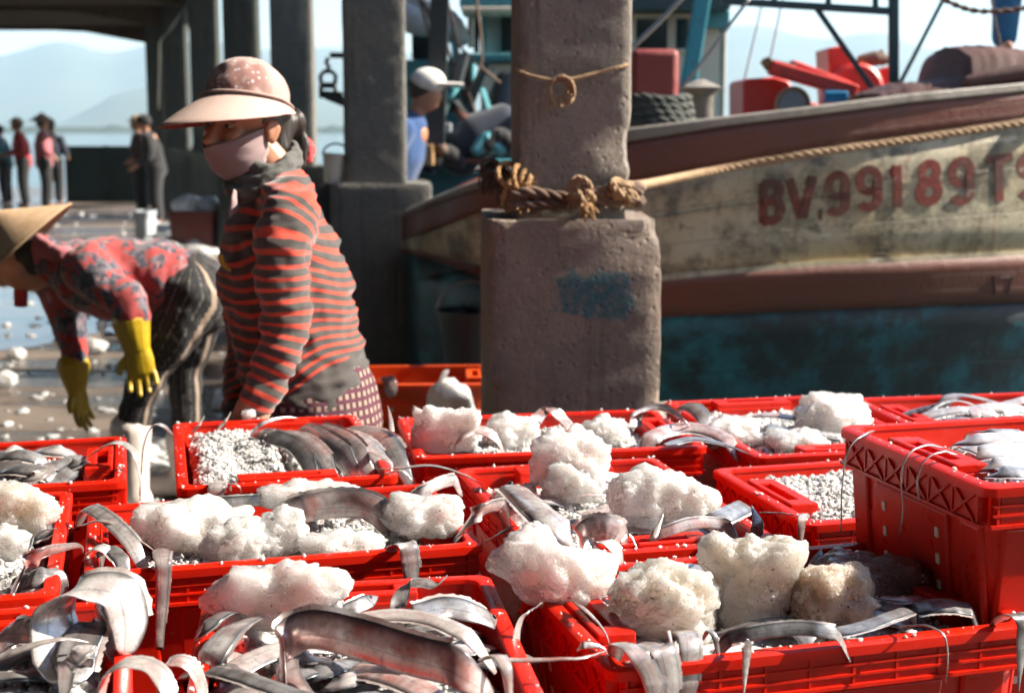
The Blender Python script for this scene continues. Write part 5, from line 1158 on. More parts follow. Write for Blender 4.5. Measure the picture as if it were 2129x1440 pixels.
# crate E
for q, (a, b, c, m_, lb) in enumerate((((1872, 868), (1915, 852), (1958, 836), 'fish_dark', 'dark tail raised at the near end of the farthest crate'), ((1900, 872), (1990, 852), (2090, 858), 'fish_silver', 'frosted fish lying along the farthest crate'),
                                    ((1980, 862), (2060, 845), (2150, 850), 'fish_pale', 'pale frosted fish at the back of the farthest crate'), ((2010, 868), (2020, 850), (2030, 866), 'fish_pink', 'little pinkish fish end in the farthest crate'))):
    fish(pz((*a, -0.01), (*b, 0.01), (*c, 0.0 if q else 0.03)), 24, m_, lb, flat=(0, -0.5, 1), tail=0 if q else 1)
# raised crate I
ZI = CH - 0.045
for q, (a, b, c, m_, w_, lb) in enumerate((((1962, 928), (2040, 912), (2180, 905), 'fish_silver', 40, 'bright fish along the back of the raised crate'), ((1990, 962), (2060, 936), (2180, 930), 'fish_pale', 46, 'widest bright fish in the raised crate'),
                                      ((2015, 985), (2080, 962), (2180, 958), 'fish_silver', 44, 'silver fish in the middle of the raised crate'), ((2040, 1000), (2090, 980), (2180, 985), 'fish_dark', 40, 'dark fish at the near rim of the raised crate'),
                                      ((1985, 945), (2010, 930), (2060, 950), 'fish_silver', 26, 'short silver fish at the grip of the raised crate'), ((2060, 985), (2080, 975), (2110, 990), 'fish_pink', 26, 'small pink fish piece in the raised crate'),
                                      ((2000, 902), (2060, 895), (2150, 896), 'fish_dark', 14, 'slim dark fish on the back rim of the raised crate'))):
    fish(pz((*a, ZI - 0.02), (*b, ZI + 0.004), (*c, ZI - 0.005)), w_, m_, lb, flat=(0, -0.45, 1), tail=0)
for q, (pp, lb) in enumerate(((((1818, 895, ZI + 0.0), (1800, 902, ZI + 0.022), (1770, 925, ZI + 0.012), (1754, 975, 'h'), (1750, 1040, 'h'), (1748, 1105, 'h')), 'thin whip tail dangling off the far corner of the raised crate'),
                          (((1960, 930, ZI + 0.006), (1925, 925, ZI + 0.02), (1888, 945, ZI + 0.012), (1874, 990, 'h'), (1878, 1060, 'h'), (1868, 1110, 'h')), 'whip tail dangling over the middle of the raised crate wall'),
                          (((1990, 945, ZI + 0.006), (1960, 938, ZI + 0.02), (1925, 955, ZI + 0.012), (1908, 990, 'h'), (1910, 1040, 'h')), 'shorter whip tail beside another over the raised crate wall'))):
    fish(pz(*pp), 7, 'fish_dark', lb, W=(0.3, 0.9, 0.1), thick=0.5)
# crate H
fish(pz((1665, 1075, 0.0), (1672, 1068, 0.015), (1668, 1080, 0.012), (1664, 1100, 'h')), 20, 'fish_pink', 'fish end over the rim at the corner of the crushed ice crate', W=(1, 0.2, 0), tail=0, n=20)
fish(pz((1580, 1065, 0.0), (1620, 1066, 0.012), (1650, 1070, 0.01)), 10, 'fish_dark', 'thin dark tail on the grip of the crushed ice crate', flat=ZF)
# fish over the orange crates
fish([PY(795, 800, 5.0), PY(798, 788, 4.98), PY(804, 785, 4.96), PY(812, 797, 4.94), PY(813, 825, 4.93)], 26, 'fish_pink', 'blurred pink fish end over the nearer orange crate', W=(1, 0, 0.2), tail=0, n=20)
fish([PY(922, 810, 5.02), PY(918, 795, 5.0), PY(925, 775, 5.02), PY(930, 768, 5.04)], 14, 'fish_pale', 'blurred pale tail standing in the nearer orange crate', W=(1, 0, 0.2), tail=0, n=20)

# ------------------------------------------------------------------ people
def arr(me):
    a = np.empty(len(me.vertices) * 3); me.vertices.foreach_get('co', a); return a.reshape(-1, 3)
def setattr_(me, k, v): me.attributes.new(k, 'FLOAT', 'POINT').data.foreach_set('value', np.asarray(v, dtype=np.float32))
def seg_param(co, pts):
    """distance to a polyline and length along it, per vertex"""
    P = np.array([list(p) for p in spline(pts, 24)]); best = np.full(len(co), 1e9); par = np.zeros(len(co)); L = 0.0
    for a, b in zip(P, P[1:]):
        d = b - a; l = np.linalg.norm(d); t = ((co - a) @ d) / (l * l); tc = np.clip(t, 0, 1)
        ds = np.linalg.norm(co - (a + tc[:, None] * d), axis=1); m = ds < best; best[m] = ds[m]; par[m] = (L + tc * l)[m]; L += l
    return best, par
def wrinkle(me, amp, f, seed=0.0, amp2=0.0, f2=(1, 1, 1)):
    co = arr(me); nn = np.empty(len(me.vertices) * 3); me.vertices.foreach_get('normal', nn); nn = nn.reshape(-1, 3)
    d = np.array([amp * noise.noise(Vector((p[0] * f[0] + seed, p[1] * f[1], p[2] * f[2]))) + (amp2 * noise.noise(Vector((p[0] * f2[0] + seed, p[1] * f2[1] + 9, p[2] * f2[2]))) if amp2 else 0) for p in co])
    me.vertices.foreach_set('co', (co + nn * d[:, None]).ravel()); me.update()

# ---- the masked woman in the striped top
Yw = 3.52
P1 = empty('person', (PY(650, 800, Yw).x, Yw, 0)); tag(P1, 'masked woman in striped red and grey top and big pink peaked cap', 'person', 'people on the quay')
O1 = P1.location
def q1(u, v, y=Yw): return PY(u, v, y) - O1
px = Yw / FPX
torso = [(585, 372), (576, 420), (575, 470), (588, 560), (603, 640), (620, 720), (640, 800), (650, 862)]
tw_ = [46, 92, 122, 140, 135, 132, 136, 134]; td_ = [0.07, 0.15, 0.175, 0.18, 0.165, 0.165, 0.18, 0.185]
arm_n = [(612, 440, Yw - 0.15), (590, 500, Yw - 0.20), (588, 590, Yw - 0.205), (592, 680, Yw - 0.21), (572, 755, Yw - 0.225), (545, 815, Yw - 0.24), (528, 852, Yw - 0.245)]
arm_f = [(540, 450, Yw + 0.15), (512, 560, Yw + 0.19), (520, 680, Yw + 0.16), (505, 780, Yw + 0.02), (500, 850, Yw - 0.06)]
def tors(mb, grow=0.0, upto=8):
    P = [q1(u, v) for u, v in torso[:upto]]; n = 22; m = 26
    S_ = spline(P, m); A = lerp_list(tw_[:upto], m); D = lerp_list(td_[:upto], m); rs = []
    for i, c in enumerate(S_):
        T = (S_[min(i + 1, m - 1)] - S_[max(i - 1, 0)]).normalized(); ax = Vector((0, 1, 0)); bx = T.cross(ax).normalized()
        rs.append([c + bx * ((A[i] * px + grow) * math.cos(2 * PI * j / n)) + ax * ((D[i] + grow) * math.sin(2 * PI * j / n)) for j in range(n)])
    mb.rings(rs); return mb
def shirt_fn(me):
    co = arr(me)
    dt, pt = seg_param(co, [q1(u, v) for u, v in torso]); dn, pn = seg_param(co, [q1(*a) for a in arm_n]); df, pf = seg_param(co, [q1(*a) for a in arm_f])
    dn_ = dn / 0.068; df_ = df / 0.07; dt_ = dt / 0.165
    x = co[:, 0]; z = co[:, 2]; zz = z - q1(603, 640).z
    slope = np.clip((-zz) / 0.22, 0, 1) * 0.55 + np.clip(zz / 0.22, 0, 1) * -0.10
    xs = x - q1(603, 640).x
    s_t = -(z - slope * xs) + 0.02 * np.sin(xs * 20 + zz * 9) + np.clip(zz - 0.12, 0, 1) * np.abs(xs + 0.02) * 2.0
    arm = (dn_ < dt_) & (dn_ < 1.35); s = np.where(arm, pn * 0.97 + 0.5, np.where((df_ < dt_ * 0.9) & (df_ < 1.3), pf + 0.3, s_t))
    setattr_(me, 'st', s)
    hem = np.where(arm, 0, np.clip(((-zz - 0.185 + 0.55 * xs) / 0.02), 0, 1)); setattr_(me, 'hem', hem)
    wrinkle(me, 0.011, (9, 9, 26), 3.0, 0.008, (24, 14, 62))
mb = MB(); tors(mb)
limb(mb, [q1(*a) for a in arm_n], [0.078, 0.076, 0.072, 0.062, 0.058, 0.050, 0.044], [0.070, 0.070, 0.066, 0.058, 0.055, 0.048, 0.042], m=20)
limb(mb, [q1(*a) for a in arm_f], [0.075, 0.07, 0.06, 0.05, 0.045], m=16)
limb(mb, [q1(600, 425, Yw + 0.14), q1(590, 400), q1(600, 430, Yw - 0.14)], [0.06, 0.075, 0.07], m=10)
sh = remesh(mb, 'striped_top', 0.0075, 'striped_jersey', P1, 5, shirt_fn)
# trousers and legs below the rim
mb = MB(); hip = q1(652, 850)
limb(mb, [q1(640, 815), q1(655, 900), q1(655, 960)], [0.172, 0.180, 0.15], [0.185, 0.19, 0.17], hint=(1, 0, 0))
for s in (-1, 1): limb(mb, [hip + Vector((0.01, s * 0.09, -0.10)), Vector((hip.x - 0.02, s * 0.10, 0.42)), Vector((hip.x + 0.01, s * 0.10, 0.10))], [0.10, 0.075, 0.06])
remesh(mb, 'trousers', 0.012, 'plaid', P1, 4, lambda me: wrinkle(me, 0.006, (12, 12, 12)))
for s in (-1, 1):
    mb = MB(); limb(mb, [Vector((hip.x + 0.02, s * 0.10, 0.28)), Vector((hip.x + 0.02, s * 0.10, 0.07))], [0.065, 0.055]); limb(mb, [Vector((hip.x + 0.03, s * 0.10, 0.045)), Vector((hip.x - 0.14, s * 0.11, 0.04))], [0.045, 0.04]); remesh(mb, 'boot', 0.01, 'boot_white', P1, 4)
# head frame
FW = Vector((-0.62, -0.78, -0.05)).normalized(); LF = Vector((0.78, -0.62, -0.08)); LF = (LF - FW * LF.dot(FW)).normalized(); UPH = FW.cross(LF).normalized()
if UPH.z < 0: UPH = -UPH
HC = q1(507, 262, 3.47)
def hp(f, l, u): return HC + FW * f + LF * l + UPH * u
HM = Matrix((FW, LF, UPH)).transposed()
mb = MB()
ellip(mb, hp(-0.012, 0, 0.035), (0.098, 0.078, 0.095), HM); ellip(mb, hp(0.022, 0, -0.045), (0.072, 0.062, 0.080), HM)
limb(mb, [hp(0.083, 0, 0.012), hp(0.098, 0, -0.012), hp(0.110, 0, -0.032)], [0.008, 0.010, 0.015], hint=tuple(LF))
for s in (-1, 1):
    ellip(mb, hp(0.096, s * 0.010, -0.036), (0.010, 0.010, 0.009), HM); ellip(mb, hp(0.066, s * 0.040, -0.018), (0.020, 0.022, 0.022), HM)
    limb(mb, [hp(0.086, s * 0.012, 0.030), hp(0.082, s * 0.035, 0.034), hp(0.066, s * 0.055, 0.026)], [0.009, 0.010, 0.008])
    ellip(mb, hp(-0.012, s * 0.082, -0.008), (0.017, 0.008, 0.030), HM)
    limb(mb, [hp(-0.022, s * 0.087, 0.018), hp(-0.030, s * 0.090, -0.002), hp(-0.016, s * 0.086, -0.034)], [0.005, 0.006, 0.006])
limb(mb, [hp(-0.03, 0, -0.05), q1(560, 340, 3.5), q1(580, 385, 3.52)], [0.055, 0.055, 0.065])
tors(mb, -0.025, 8)
limb(mb, [q1(612, 440, Yw - 0.13)] + [q1(*a) for a in arm_n[1:]] + [q1(512, 878, Yw - 0.25)], [0.05, 0.05, 0.048, 0.044, 0.042, 0.036, 0.032, 0.03], m=18)
limb(mb, [q1(*a) for a in arm_f], [0.05, 0.045, 0.04, 0.035, 0.03], m=12)
for s in (-1, 1): limb(mb, [q1(650, 860) + Vector((0, s * 0.09, 0)), Vector((hip.x - 0.02, s * 0.10, 0.42)), Vector((hip.x + 0.02, s * 0.10, 0.10))], [0.09, 0.055, 0.04])
remesh(mb, 'body', 0.0058, 'skin', P1, 3)
for s in (-1, 1):
    mb = MB(); ellip(mb, hp(0.072, s * 0.033, 0.008), (0.0120, 0.0140, 0.0075), HM, 16, 10); ey = mb.build('eye', 'eye_white', P1, 180)
    mb = MB(); ellip(mb, hp(0.0815, s * 0.034, 0.007), (0.0042, 0.0065, 0.0068), HM, 14, 8); mb.build('iris', 'eye_dark', ey, 180)
    mb = MB(); limb(mb, [hp(0.083, s * 0.019, 0.013), hp(0.0865, s * 0.033, 0.0175), hp(0.078, s * 0.049, 0.011)], [0.0030, 0.0048, 0.0030], n=8, m=10); mb.build('eyelid', 'skin', P1, 180)
    mb = MB(); limb(mb, [hp(0.093, s * 0.014, 0.032), hp(0.092, s * 0.034, 0.038), hp(0.074, s * 0.055, 0.031)], [0.003, 0.004, 0.002], n=8, m=10); mb.build('eyebrow', 'hair', P1, 180)
# mask: lower face cover
mb = MB(); rs = []; nA, nU = 30, 16
for i in range(nU + 1):
    t_ = i / nU; row = []
    for j in range(nA + 1):
        a = -PI * 0.60 + PI * 1.20 * j / nA; ca = math.cos(a); k_ = abs(a) / (PI * 0.60)
        u_top = -0.046 + 0.052 * k_ ** 0.9; u_bot = -0.128 + 0.045 * k_ ** 1.6
        u = u_top + (u_bot - u_top) * t_
        q = (u + 0.045) / 0.090; rr = math.sqrt(max(0.03, 1 - min(0.97, q * q * (1.0 if u < -0.045 else 0.25))))
        f = 0.022 + (0.082 * rr) * ca + 0.020 * max(0, ca) ** 14 * max(0, 1 - t_ * 2.0); l = (0.074 * rr + 0.006 * (1 - t_)) * math.sin(a)
        if k_ > 0.75: f -= 0.01 * (k_ - 0.75) * 4
        wv = 0.0022 * math.sin(t_ * 19 + ca * 5) * (0.3 + k_) + 0.003 * noise.noise(Vector((a * 2.0, t_ * 7, 3)))
        row.append(hp(f + wv, l, u))
    rs.append(row)
mb.rings(rs, False, False, closed=False); mo = mb.build('face_mask', 'mask_mauve', P1, 180); sm = mo.modifiers.new('th', 'SOLIDIFY'); sm.thickness = 0.003; sm.offset = 1
# hair and bun
mb = MB(); ellip(mb, hp(-0.030, 0, 0.030), (0.090, 0.083, 0.088), HM); limb(mb, [hp(-0.09, 0.02, 0.0), hp(-0.07, 0.045, -0.06)], [0.045, 0.03])
ellip(mb, hp(-0.135, 0.030, 0.005), (0.032, 0.034, 0.036), HM)
limb(mb, [hp(-0.140, 0.035, -0.01), hp(-0.145, 0.055, -0.06), hp(-0.130, 0.065, -0.10)], [0.020, 0.018, 0.011])
remesh(mb, 'hair', 0.006, 'hair', P1, 3, lambda me: wrinkle(me, 0.004, (60, 60, 14)))
mb = MB(); limb(mb, [hp(-0.150, 0.050, -0.035), hp(-0.155, 0.062, -0.060), hp(-0.145, 0.070, -0.085)], [0.012, 0.016, 0.011]); remesh(mb, 'hair_tie', 0.004, 'scrunchie_red', P1, 2, lambda me: wrinkle(me, 0.004, (90, 90, 90)))
# cap: crown and arched brim
LF0, UP0 = LF.copy(), UPH.copy(); FW0 = FW.copy(); HC0 = HC.copy(); Rh = Matrix.Rotation(0.16, 3, FW0) @ Matrix.Rotation(-0.24, 3, LF0); FW, LF, UPH = Rh @ FW0, Rh @ LF0, Rh @ UP0; HC = HC0 + UP0 * 0.008
mb = MB(); rs = []; fr_ = []; nA = 48; CC = (0.0, 0, 0.066)
for i in range(17):
    th = PI / 2 * i / 16; row = []
    for j in range(nA):
        a = 2 * PI * j / nA; r_ = math.cos(th) ** 0.80
        seam = 0.0025 * abs(math.sin(a * 3 + 0.4)) * math.sin(2 * th) + 0.0022 * math.sin(a * 13 + 5 * th) * math.cos(th) ** 2 + 0.006 * noise.noise(Vector((math.cos(a) * 2, math.sin(a) * 2, th * 2.5)))
        f = CC[0] - 0.006 + (0.108 + seam) * r_ * math.cos(a); l = (0.095 + seam) * r_ * math.sin(a); u = CC[2] - 0.018 + 0.108 * math.sin(th) - 0.012 * math.cos(th) * (math.cos(a) < -0.2) * abs(math.cos(a))
        row.append(hp(f, l, u)); fr_.append(max(0.0, min(1.0, (math.cos(a - 0.35) - 0.35) * 3)) * (1 if 0.08 < th < 1.05 else 0))
    rs.append(row)
mb.rings(rs, False, True, front=fr_); crown = mb.build('cap_crown', 'cap_pink', P1, 180); crown.modifiers.new('th', 'SOLIDIFY').thickness = 0.003
mb = MB(); ellip(mb, hp(-0.006, 0, 0.157), (0.007, 0.007, 0.004), HM, 12, 8); mb.build('cap_button', 'cap_pink', crown, 180)
mb = MB(); limb(mb, [hp(-0.006 + 0.112 * math.cos(a), 0.098 * math.sin(a), 0.054 - 0.006 * (math.cos(a) < -0.2) * abs(math.cos(a))) for a in np.linspace(0, 2 * PI, 30)], [0.0035] * 30, [0.008] * 30, n=10, m=60); mb.build('cap_band', 'cap_pink', crown, 180)
mb = MB(); rs = []; un = []; nB = 60
for side in (0, 1):
    for e_ in ((np.linspace(0, 1, 10)) if side == 0 else (np.linspace(1, 0, 10))):
        row = []
        for j in range(nB + 1):
            a = -PI * 0.80 + PI * 1.60 * j / nB; c = math.cos(a); ext = 0.014 + 0.108 * max(0.0, (1 + c) / 2) ** 1.5
            f = -0.006 + (0.106 + ext * e_) * c; l = (0.092 + ext * e_ * 0.80) * math.sin(a)
            u = 0.052 + 0.004 * e_ * noise.noise(Vector((a * 2.2, e_ * 2, 1))) - 0.72 * ext * e_ - 0.004 * (math.sin(a) ** 2) * e_ - 0.012 * e_ * e_ * max(0, c) - (0.0035 if side else 0)
            row.append(hp(f, l, u)); un.append(float(side))
        rs.append(row)
mb.rings(rs, False, False, closed=False, under=un); mb.build('cap_brim', 'brim_pink', P1, 180)
LF, UPH, FW, HC = LF0, UP0, FW0, HC0
# scarf at the neck
mb = MB()
for k in range(3):
    c0 = q1(562 - 8 * k, 350 + 13 * k, 3.49); pts = []
    for i in range(17):
        a = 2 * PI * i / 16; pts.append(c0 + Vector(((0.062 + 0.010 * k) * math.cos(a), (0.070 + 0.010 * k) * math.sin(a), 0.030 * math.cos(a) + 0.022 * math.sin(2 * a + k))))
    limb(mb, pts, [0.021] * 17, [0.016] * 17, n=10, m=36)
remesh(mb, 'scarf', 0.006, 'scarf_grey', P1, 3, lambda me: wrinkle(me, 0.006, (20, 20, 70), 1, 0.003, (60, 60, 120)))
mb = MB(); limb(mb, [q1(490, 405, 3.40), q1(486, 428, 3.38), q1(478, 448, 3.37)], [0.022, 0.026, 0.006], [0.006, 0.008, 0.004]); mb.build('mask_tail', 'mask_mauve', P1, 180)
mb = MB(); limb(mb, [q1(458, 530, 3.34), q1(462, 545, 3.345), q1(478, 562, 3.35)], [0.006, 0.007, 0.004], [0.003] * 3); mb.build('shirt_motif', 'glove_yellow', P1, 180)
# near hand in a beige glove resting on the crate
mb = MB(); limb(mb, [q1(540, 828, Yw - 0.245), q1(520, 862, Yw - 0.25), q1(505, 885, Yw - 0.255)], [0.040, 0.043, 0.035], [0.036, 0.036, 0.026])
ww = q1(505, 888, Yw - 0.255)
for k in range(4): limb(mb, [ww + Vector((-0.020 + 0.013 * k, -0.01, 0)), ww + Vector((-0.045 + 0.014 * k, -0.02, -0.035 - 0.004 * (1.5 - abs(k - 1.5)))), ww + Vector((-0.045 + 0.014 * k, -0.005, -0.065 + 0.006 * abs(k - 1.5)))], [0.010, 0.009, 0.008], n=8, m=8)
limb(mb, [ww + Vector((0.015, -0.015, 0.012)), ww + Vector((0.018, -0.05, -0.010)), ww + Vector((0.005, -0.062, -0.030))], [0.012, 0.010, 0.008], n=8, m=8)
remesh(mb, 'glove', 0.005, 'glove_beige', P1, 2)

# ---- the bending woman in a conical hat
Yb = 5.0; pb = Yb / FPX
P2 = empty('person', (PY(330, 800, Yb).x, Yb, 0)); tag(P2, 'bending woman in floral red shirt, conical hat, yellow gloves and black patterned trousers', 'person', 'people on the quay')
O2 = P2.location
def q2(u, v, y=Yb): return PY(u, v, y) - O2
tb = [(405, 612), (372, 592), (320, 580), (255, 582), (190, 572), (140, 558), (100, 548)]; rb_ = [60, 78, 84, 92, 84, 66, 40]; db_ = [0.15, 0.165, 0.165, 0.17, 0.17, 0.15, 0.08]
def torso2(mb, g=0.0):
    P = spline([q2(u, v) for u, v in tb], 26); A = lerp_list(rb_, 26); D = lerp_list(db_, 26); rs = []
    for i, c in enumerate(P):
        T = (P[min(i + 1, 25)] - P[max(i - 1, 0)]).normalized(); ax = Vector((0, 1, 0)); bx = T.cross(ax).normalized()
        rs.append([c + bx * ((A[i] * pb + g) * math.cos(2 * PI * j / 22)) + ax * ((D[i] + g) * math.sin(2 * PI * j / 22)) for j in range(22)])
    mb.rings(rs)
an = [(180, 555, Yb - 0.17), (225, 600, Yb - 0.24), (262, 625, Yb - 0.27), (278, 660, Yb - 0.28)]; af = [(130, 585, Yb + 0.16), (140, 660, Yb + 0.20), (152, 720, Yb + 0.18), (156, 760, Yb + 0.16)]
mb = MB(); torso2(mb); limb(mb, [q2(*a) for a in an], [0.095, 0.082, 0.070, 0.060], m=14); limb(mb, [q2(*a) for a in af], [0.10, 0.075, 0.060, 0.052], m=14)
limb(mb, [q2(115, 545, Yb - 0.02), q2(88, 525), q2(78, 520, Yb + 0.02)], [0.075, 0.07, 0.06])
remesh(mb, 'floral_shirt', 0.010, 'floral_shirt', P2, 4, lambda me: wrinkle(me, 0.012, (16, 5, 6), 2.0, 0.006, (40, 16, 16)))
hipc = q2(408, 612)
lg = [[(404, 615, Yb - 0.08), (365, 690, Yb - 0.11), (312, 770, Yb - 0.12), (285, 840, Yb - 0.11), (272, 905, Yb - 0.10)], [(412, 620, Yb + 0.10), (400, 690, Yb + 0.14), (385, 770, Yb + 0.16), (388, 850, Yb + 0.16), (385, 930, Yb + 0.16)]]
def leg_fn(me):
    co = arr(me); best = None; ang = np.zeros(len(co)); al = np.zeros(len(co)); bd = np.full(len(co), 1e9)
    for L in lg:
        d, p = seg_param(co, [q2(*a) for a in L]); P = np.array([list(x) for x in spline([q2(*a) for a in L], 24)]); i = np.argmin(np.linalg.norm(co[:, None, :] - P[None], axis=2), axis=1); v = co - P[i]
        a = (np.arctan2(v[:, 1], v[:, 0]) / (2 * PI)) % 1.0
        a = (a + 0.5 + 0.10) % 1.0       # side stripe faces back and towards the sea
        m = d < bd; bd[m] = d[m]; ang[m] = a[m]; al[m] = p[m]
    setattr_(me, 'ang', ang); setattr_(me, 'al', al); wrinkle(me, 0.008, (14, 14, 14), 5.0, 0.004, (40, 40, 30))
mb = MB(); limb(mb, [q2(372, 590), q2(402, 605), q2(420, 640)], [0.115, 0.145, 0.12], [0.165, 0.175, 0.16], hint=(0, 0, 1))
for L in lg: limb(mb, [q2(*a) for a in L], [0.108, 0.092, 0.068, 0.060, 0.056], m=18)
remesh(mb, 'trousers', 0.010, 'patterned_trousers', P2, 4, leg_fn)
for L in lg:
    a = q2(*L[-1]); mb = MB(); limb(mb, [a + Vector((0, 0, 0.03)), Vector((a.x, a.y, 0.16)), Vector((a.x, a.y, 0.07))], [0.075, 0.062, 0.055]); limb(mb, [Vector((a.x + 0.03, a.y, 0.05)), Vector((a.x - 0.16, a.y, 0.045))], [0.05, 0.045]); remesh(mb, 'boot', 0.009, 'boot_white', P2, 4)
# body under the clothes, head bowed
mb = MB(); torso2(mb, -0.03)
hd = q2(48, 545); ellip(mb, hd, (0.10, 0.075, 0.115), Matrix.Rotation(-0.9, 3, 'Y')); limb(mb, [q2(110, 548), q2(75, 545)], [0.055, 0.055])
ellip(mb, hd + Vector((-0.075, 0, -0.07)), (0.02, 0.016, 0.02))
for s in (-1, 1): ellip(mb, hd + Vector((0.01, s * 0.076, -0.02)), (0.02, 0.009, 0.028))
for A_, e_ in ((an, q2(285, 700, Yb - 0.28)), (af, q2(160, 800, Yb + 0.15))): limb(mb, [q2(*a) for a in A_] + [e_], [0.06, 0.05, 0.042, 0.036, 0.03])
for L in lg: limb(mb, [q2(*a) for a in L], [0.085, 0.075, 0.05, 0.045, 0.04], m=14)
remesh(mb, 'body', 0.009, 'skin', P2, 3)
mb = MB(); ellip(mb, hd + Vector((0.035, 0, 0.02)), (0.085, 0.082, 0.095)); mb.build('hair', 'hair', P2, 180)
mb = MB(); limb(mb, [q2(78, 500, Yb - 0.06), q2(100, 520, Yb - 0.10), q2(128, 528, Yb - 0.13), q2(140, 520, Yb - 0.08)], [0.03, 0.035, 0.03, 0.02], [0.02] * 4); limb(mb, [q2(82, 515, Yb - 0.07), q2(86, 560, Yb - 0.06)], [0.03, 0.02]); remesh(mb, 'hood_collar', 0.008, 'cloth_pink', P2, 3, lambda me: wrinkle(me, 0.004, (30, 30, 60)))
mb = MB(); limb(mb, [q2(42, 585, Yb - 0.02), q2(43, 610, Yb - 0.02), q2(43, 636, Yb - 0.02)], [0.020, 0.026, 0.024], [0.006] * 3, hint=(1, 0, 0)); mb.build('chin_strap', 'cloth_red', P2, 180)
# conical hat: axis up and to the far left
ax = Vector((-0.66, -0.10, 0.74)).normalized(); rc = q2(52, 510); hx = ax.orthogonal().normalized(); hy_ = ax.cross(hx); mb = MB(); rs = []; hr = []
R_ = 0.215
for side in (0, 1):
    for e_ in (np.linspace(0.02, 1, 16) if side == 0 else np.linspace(1, 0.02, 16)):
        z_ = 0.165 * (1 - e_) - (0.004 if side else 0); rs.append([rc + ax * z_ + (hx * math.cos(2 * PI * j / 48) + hy_ * math.sin(2 * PI * j / 48)) * (R_ * e_) for j in range(48)]); hr += [e_] * 48
mb.rings(rs, hr=hr); hat = mb.build('conical_hat', 'palm_leaf_hat', P2, 180)
MB().tube([rc + (hx * math.cos(2 * PI * j / 48) + hy_ * math.sin(2 * PI * j / 48)) * R_ for j in range(49)], 0.005, 6).build('hat_rim', 'palm_leaf_hat', hat, 180)
# yellow gloves with separate fingers
def glove(cuff, wrist, palm_dir, side, curl, name='rubber_glove'):
    mb = MB(); cuff, wrist = Vector(cuff), Vector(wrist); d = Vector(palm_dir).normalized(); s = Vector(side); s = (s - d * s.dot(d)).normalized(); n_ = d.cross(s)
    limb(mb, [cuff, cuff * 0.5 + wrist * 0.5, wrist], [0.066, 0.056, 0.046], [0.060, 0.050, 0.036], hint=tuple(s))
    limb(mb, [wrist, wrist + d * 0.05, wrist + d * 0.088], [0.044, 0.050, 0.048], [0.030, 0.024, 0.018], hint=tuple(s))
    for k, (o, l) in enumerate(((-0.036, 0.066), (-0.012, 0.080), (0.013, 0.076), (0.036, 0.058))):
        b = wrist + d * (0.082 - 0.006 * abs(k - 1.3)) + s * o; sp = s * (o * 0.28)
        p1 = b + d * l * 0.45 + sp * 0.5 + n_ * curl * l * 0.10; p2 = p1 + d * l * 0.33 + sp * 0.3 + n_ * curl * l * 0.28; p3 = p2 + d * l * 0.20 + n_ * curl * l * 0.40
        limb(mb, [b - d * 0.01, b + d * 0.012, p1, p2, p3], [0.0125, 0.0125, 0.0115, 0.0105, 0.009], n=10, m=12)
    b = wrist + d * 0.025 - s * 0.036; limb(mb, [b + s * 0.01, b - s * 0.022 + d * 0.022, b - s * 0.034 + d * 0.052 + n_ * curl * 0.015], [0.016, 0.014, 0.010], n=10, m=10)
    return remesh(mb, name, 0.0042, 'glove_yellow', P2, 3)
glove(q2(272, 668, Yb - 0.28), q2(284, 722, Yb - 0.29), (0.16, -0.05, -0.98), (0.97, 0.15, 0.1), 0.35)
glove(q2(152, 758, Yb + 0.16), q2(158, 805, Yb + 0.15), (0.18, 0, -0.98), (0.30, 0.95, 0), 0.25)

